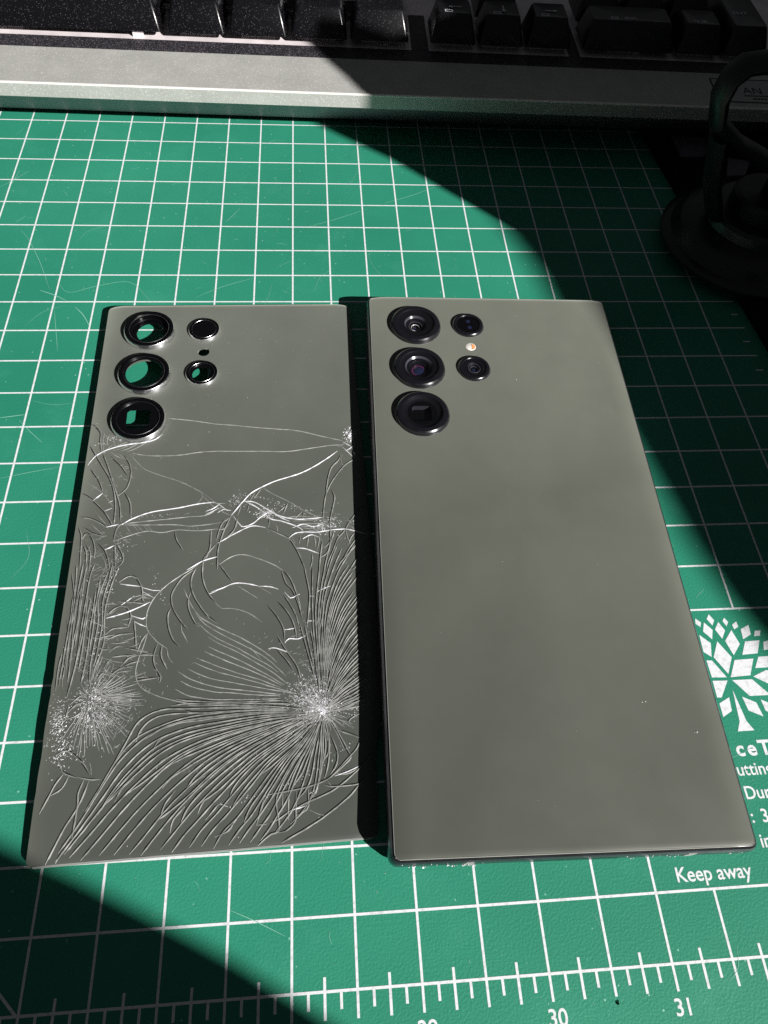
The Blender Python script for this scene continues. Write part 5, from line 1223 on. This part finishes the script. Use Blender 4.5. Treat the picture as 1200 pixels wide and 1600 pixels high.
def along(pts, n, spread, s0, s1):
    P = catmull(pts, .5); L = []
    for _ in range(n):
        p = rs.choice(P); x, y = p.x + rs.gauss(0, spread), p.y + rs.gauss(0, spread)
        if inside(x, y): L.append((x, y, rs.uniform(s0, s1)))
    return L
C1 = (23.9, -52.6); C2 = (-28.5, -46.5)
sp = cloud(20.6, -49.6, 6.6, 6.4, 1000, .07, .2) + cloud(24.0, -52.2, 4.2, 4.0, 420, .07, .18) + cloud(23.3, -43, 4.5, 10.0, 320, .06, .17) + cloud(19.8, -54.6, 7.0, 3.2, 200, .06, .17, .6)
sp += cloud(22.5, -50.8, 4.2, 3.6, 220, .12, .26) + cloud(24.0, -52.6, 1.2, 1.2, 60, .12, .24)
sp += cloud(11.5, -51.2, 5.0, 1.8, 80, .07, .2) + cloud(29, -51.0, 8, 6, 220, .06, .16)
slivers(sp, C1, "glass_crumbs", pg)
sp = cloud(-34.8, -50.5, 2.4, 7.5, 260, .06, .18) + cloud(-27.4, -48.5, 4.6, 8.0, 700, .07, .2) + cloud(-23.5, -49, 7, 7, 300, .06, .18) + cloud(-32.5, -57.5, 4, 4.5, 130, .08, .2)
sp += along([(-29, -40), (-28.6, -30), (-27, -18), (-25.5, -5)], 230, .7, .06, .18)
sp += along([(-36, -42), (-34.5, -30), (-33, -18), (-31, -8)], 60, .7, .08, .18)
slivers(sp, C2, "glass_crumbs", pg)
sp = cloud(35.0, 26.5, 1.8, 2.8, 210, .08, .22) + cloud(11.0, 1.0, 3.4, 1.8, 260, .07, .18) + cloud(26.5, -3.6, 4.6, 3.0, 330, .07, .18) + cloud(3.5, 5.5, 3.0, 3.2, 70, .07, .18)
sp += along([(6, 7.5), (12, 5), (22, 1), (30, -2), (36, -3)], 120, .45, .07, .17) + along([(-18, -12), (-15, -20), (-13, -25)], 34, .6, .06, .14)
sp += along([(-35, 25), (-32, 27), (-26, 29), (-18, 31)], 130, .7, .08, .2)
sp += along([(-28, 2), (-20, 1.5), (-10, 2.0), (0, 2.5)], 70, .35, .06, .14)
sp += along([(30, -60), (20, -66), (10, -70), (2, -71)], 70, .6, .08, .2)
slivers(sp, (12, 4), "glass_crumbs", pg)
E_ = [(-36.2, -79.9), (33.0, -79.9)]; rim(zpanel, dense(E_ + [(33.0, -79.75), (-36.2, -79.75)], 1.5), .16, pg, CRUSHE, "edge_bevel")
b = MB()                                       # short cross splits between the long ones
for c_, n_, r0, r1, a0, a1 in ((C1, 170, 4, 26, 20, 130), (C1, 60, 6, 20, 170, 250), (C2, 120, 4, 16, -60, 120), ((-29, -20), 110, 0, 18, 60, 120), ((26, -4), 40, 0, 7, 0, 360), ((-31, 8), 40, 0, 14, 40, 140)):
    for _ in range(n_):
        a = math.radians(rs.uniform(a0, a1)); r_ = rs.uniform(r0, r1); x, y = c_[0] + r_ * math.cos(a), c_[1] + r_ * math.sin(a)
        q = a + math.pi / 2 + rs.gauss(0, .4); l = rs.uniform(.25, .7)
        if not (inside(x - 1, y - 1) and inside(x + 1, y + 1)): continue
        R_ = ridge('t', [(x - math.cos(q) * l, y - math.sin(q) * l), (x, y), (x + math.cos(q) * l, y + math.sin(q) * l)])
        if R_: b.add(*R_)
b.build("cross_splits", RIDGEL, pg, kind="stuff")
chips(on(zpanel, [(rs.uniform(-36, 36), rs.uniform(-78, 78), rs.choice((.06, .07, .08, .1, .13))) for _ in range(150)]), "dust", DUST, pg)
# faint factory lettering under the cracks
text("maker_name", "SAMSUNG", 3.2, -50.6, 3.27, 3.4, PRINTF, pg, align='CENTER', spacing=1.15)
text("model_line", "SM-S918B", -8.4, -62.3, 3.24, 1.5, PRINTF, pg)
bb = MB()
for row, (y, x0, x1) in enumerate(((-62.2, -1.2, 8.2), (-64.0, -7.9, 6.5))):
    x = x0
    while x < x1:
        wd = rs.uniform(.35, .7); hh_ = rs.uniform(.7, 1.05)
        bb.quad((x, y, zpanel(x, y) + .03), (x + wd, y, zpanel(x, y) + .03), (x + wd, y + hh_, zpanel(x, y) + .03), (x, y + hh_, zpanel(x, y) + .03)); x += wd + rs.choice((.22, .22, .5))
bb.build("small_print", PRINTF, pg, kind="stuff")

# ------------------------------------------------------------------ keyboard
KA = math.radians(-1.3137)
kb = thing("keyboard", "grey-green mechanical keyboard with black grainy keycaps behind the mat", "keyboard", (-155.08, 278.23, 0), KA)
KX0, KX1 = -230, 330
def extr(prof, x0, x1):
    n = len(prof); V = [(x0, y, z) for y, z in prof] + [(x1, y, z) for y, z in prof]
    F = [(i, (i + 1) % n, (i + 1) % n + n, i + n) for i in range(n)] + [tuple(range(n - 1, -1, -1)), tuple(range(n, 2 * n))]
    return V, F
V, F = extr([(0, 17), (0, 21.55), (.35, 22.0), (22.6, 23.0), (22.6, 18), (19.4, 2.0)][::-1], KX0, KX1)
mesh("front_bezel", V, F, SAGE, kb)
V, F = extr([(-.04, 21.5), (-.06, 21.65), (.25, 22.06), (.6, 22.08), (.3, 21.6)][::-1], KX0, KX1); mesh("bezel_edge", V, F, EDGE, kb)
V, F = extr([(.3, 16.96), (.15, 16.9), (19.2, 1.6), (19.3, 2.2)][::-1], KX0, KX1); mesh("underside", V, F, UNDER, kb)
V, F = extr([(19.5, 1.5), (22.62, 17.9), (130, 17.9), (130, 1.5)][::-1], KX0, KX1); mesh("base_tray", V, F, UNDER, kb)
V, F = extr([(22.63, 17.95), (22.63, 23.0), (30.6, 23.2), (31.0, 22.9), (31.0, 17.95)][::-1], KX0, KX1); mesh("inner_frame", V, F, FRAMEK, kb)
for a, b_ in ((150.9, 157.6), (213.9, 218.4)):
    b = MB(); b.box(a, b_, 31.05, 128, 18, 23.1); b.build("inner_frame", FRAMEK, kb)
V, F = extr([(31.1, 18.0), (31.1, 22.9), (128, 23.6), (128, 18.0)][::-1], KX0, KX1); mesh("switch_plate", V, F, SWITCH, kb)
def keycap(name, cx, wdt, y0, dep, z0=25.4, hgt=8.9, r=1.1):
    L = []
    for k, (t, ix, iy, sh) in enumerate(((0, 0, 0, 0), (.04, .05, .05, 0), (.6, 1.35, 1.9, .8), (.93, 2.15, 3.1, 1.4), (1.0, 2.6, 3.5, 1.5))):
        L.append([(x, y, z0 + hgt * t) for x, y in rrect(wdt / 2 - ix, dep / 2 - iy, r, 5, cx, y0 + dep / 2 + sh)])
    # shallow dished top
    hw, hd = wdt / 2 - 2.6, dep / 2 - 3.5
    for f, dz in ((.8, -.25), (.4, -.55)):
        L.append([(x, y, z0 + hgt + dz) for x, y in rrect(hw * f, hd * f, r * f, 5, cx, y0 + dep / 2 + 1.5)])
    V, F = loft(L); o = mesh(name, V, F, CAPM, kb, smooth=24)
    b = MB(); b.box(cx - 6.8, cx + 6.8, y0 + 4.4, y0 + 15, 22.0, 26.0); b.build("switch", SWITCH, o)
    return o
sb = keycap("space_bar", -4.0, 118, 31.6, 18)
b = MB(); b.box(44, 48, 32.6, 33.6, 22.9, 25.6); b.build("stabiliser_clip", SWITCH, sb)
mods = [keycap("keycap", x, wd, 31.6, 18) for x, wd in ((68.2, 21.6), (91.4, 22.2), (114.7, 21.6), (138.2, 22.6))]
arr = [keycap("keycap", x, 17.6, 31.6, 18) for x in (167, 186, 205)]
zero = keycap("keycap", 237.2, 36.4, 31.6, 18); dele = keycap("keycap", 266.2, 18, 31.6, 18); ent = keycap("keycap", 285.6, 18, 31.6, 37)
for x, wd in ((-52, 18), (-33, 18), (-14, 18), (5, 18), (24, 18), (43, 18), (62, 18), (81, 18), (100, 18), (129, 40), (186, 17.6), (228, 18), (247, 18), (266, 18)):
    keycap("keycap", x, wd, 50.8, 18, 26.9)
def legend(key, body, x, y, size, z=33.95, rz=0.0):
    text("legend", body, x, y, z, size, LEGEND, key, rz=rz)
def glyph(key, pts, z=34.0):
    n = len(pts); mesh("legend", [(x, y, z) for x, y in pts], [tuple(range(n))], LEGEND, key)
def arrow(key, cx, cy, a):
    c, s = math.cos(a), math.sin(a)
    P = [(-2.6, 0), (-1.1, -1.1), (-1.1, -.3), (2.4, -.3), (2.4, .3), (-1.1, .3), (-1.1, 1.1)]
    glyph(key, [(cx + x * c - y * s, cy + x * s + y * c) for x, y in P])
def boxring(key, cx, cy):
    b = MB()
    for x0, x1, y0, y1 in ((-1.5, 1.5, -.9, -.5), (-1.5, 1.5, .5, .9), (-1.5, -1.1, -.5, .5), (1.1, 1.5, -.5, .5)):
        b.quad((cx + x0, cy + y0, 34.0), (cx + x1, cy + y0, 34.0), (cx + x1, cy + y1, 34.0), (cx + x0, cy + y1, 34.0))
    b.build("legend", LEGEND, key)
for k, x, a in zip(arr, (167, 186, 205), (0, math.pi / 2, math.pi)):
    arrow(k, x + .6, 42.4, a); boxring(k, x - 2.2, 39)
boxring(zero, 230.5, 39); legend(zero, "INS", 234.5, 38, 3.4); legend(dele, "SUP", 262.6, 38, 3.4); legend(ent, "ENT", 281, 46.5, 3.4)
bd = mesh("badge", [(268, 3.6, 22.25), (312, 3.6, 22.25), (312, 19.0, 22.95), (268, 19.0, 22.95)], [(0, 1, 2, 3)], BADGE, kb)
b = MB()
for x0, x1, y0, y1 in ((268, 312, 3.6, 4.2), (268, 312, 18.4, 19.0), (268, 268.6, 4.2, 18.4), (311.4, 312, 4.2, 18.4)):
    zf = lambda y: 22.29 + (y - 3.6) * .7 / 15.4
    b.quad((x0, y0, zf(y0)), (x1, y0, zf(y0)), (x1, y1, zf(y1)), (x0, y1, zf(y1)))
b.build("badge_border", INK, bd)
t = text("badge_lettering", "AN", 279.6, 9.6, 22.6, 5.6, INK, bd); t.rotation_euler = (math.radians(2.6), 0, 0)
b = MB()
for y, x0, x1 in ((7.6, 279.5, 292), (5.7, 282.5, 288)):
    x = x0
    while x < x1:
        wd = rs.uniform(.6, 1.3); zz = 22.31 + (y - 3.6) * .7 / 15.4; b.quad((x, y, zz), (x + wd, y, zz), (x + wd, y + .9, zz + .04), (x, y + .9, zz + .04)); x += wd + .3
b.build("badge_small_print", INK, bd, kind="stuff")

# ------------------------------------------------------------------ black pad and suction lifter at the right
pd = thing("black_pad", "flat black pad over the mat's right edge under the suction lifter", "pad", (97.0, 250, 0), math.radians(5.4))
V, F = loft([[(x, y, z) for x, y in rrect(48, 88, 4, 6, 48.5, -10)] for z in (.08, 3.4)] + [[(x, y, 3.9) for x, y in rrect(47.5, 87.5, 3.6, 6, 48.5, -10)]])
mesh("pad_surface", V, F, PADM, pd, smooth=40)
iv = Matrix.Rotation(-math.radians(5.4), 2)
for q in (((103.1, 282.0), (117.7, 281.6), (113.3, 269.1), (103.4, 268.0)), ((122.5, 267.6), (131.2, 265.7), (125.9, 256.4), (118.3, 255.8))):
    P = [iv @ (Vector(p) - Vector((97, 250))) for p in q]
    V, F = loft([[(p.x, p.y, z) for p in reversed(P)] for z in (3.85, 4.6)]); mesh("lilac_patch", V, F, PATCH, pd)

su = thing("suction_lifter", "black suction-cup lifter with arched handle standing at the mat's right edge", "suction cup", (112, 217, 3.95))
V, F = lathe([(29.8, .1), (30.5, .5), (30.5, 1.6), (29.6, 2.3), (27.5, 2.9), (26.5, 4.3), (25.8, 6.8), (24.6, 8.0), (21.0, 9.0), (18.2, 9.8), (17.5, 12.5), (16.4, 13.6), (9, 14.2)], 72, cap0=True, cap1=True)
mesh("suction_cup", V, F, RUBBER, su, smooth=30)
V, F = lathe([(12, 14.0), (12, 19), (11, 20), (2, 20.3)], 40, cap1=True); mesh("hub", V, F, GRIP, su, smooth=30)
arch = [(-30.6, 44), (-33.2, 51.5), (-32.6, 57.2), (-29.5, 60.6), (-23, 61.6), (-10, 62), (10, 62), (23, 61.6), (29.5, 60.6), (32.6, 57.2), (33.2, 51.5), (30.6, 44)]
low = [(20.5, 36.8), (7.3, 31.2), (0, 29.5), (-7.3, 31.2), (-20.5, 36.8)]
V, F = sweep([(x, 0, z) for x, z in arch + low], 2.5, 12, True, 5.0); mesh("handle", V, F, GRIP, su, smooth=50)
for s in (-1, 1):
    V, F = sweep([(s * 28.0, 0, 40), (s * 26, 0, 33), (s * 22, 0, 22), (s * 17, 0, 12.5)], 2.6, 12, False, 6); mesh("support_leg", V, F, GRIP, su, smooth=50)
V, F = sweep([(0, 0, 30), (0, 0, 24), (0, 0, 19)], 3.5, 16); mesh("plunger", V, F, RUBBER, su, smooth=50)
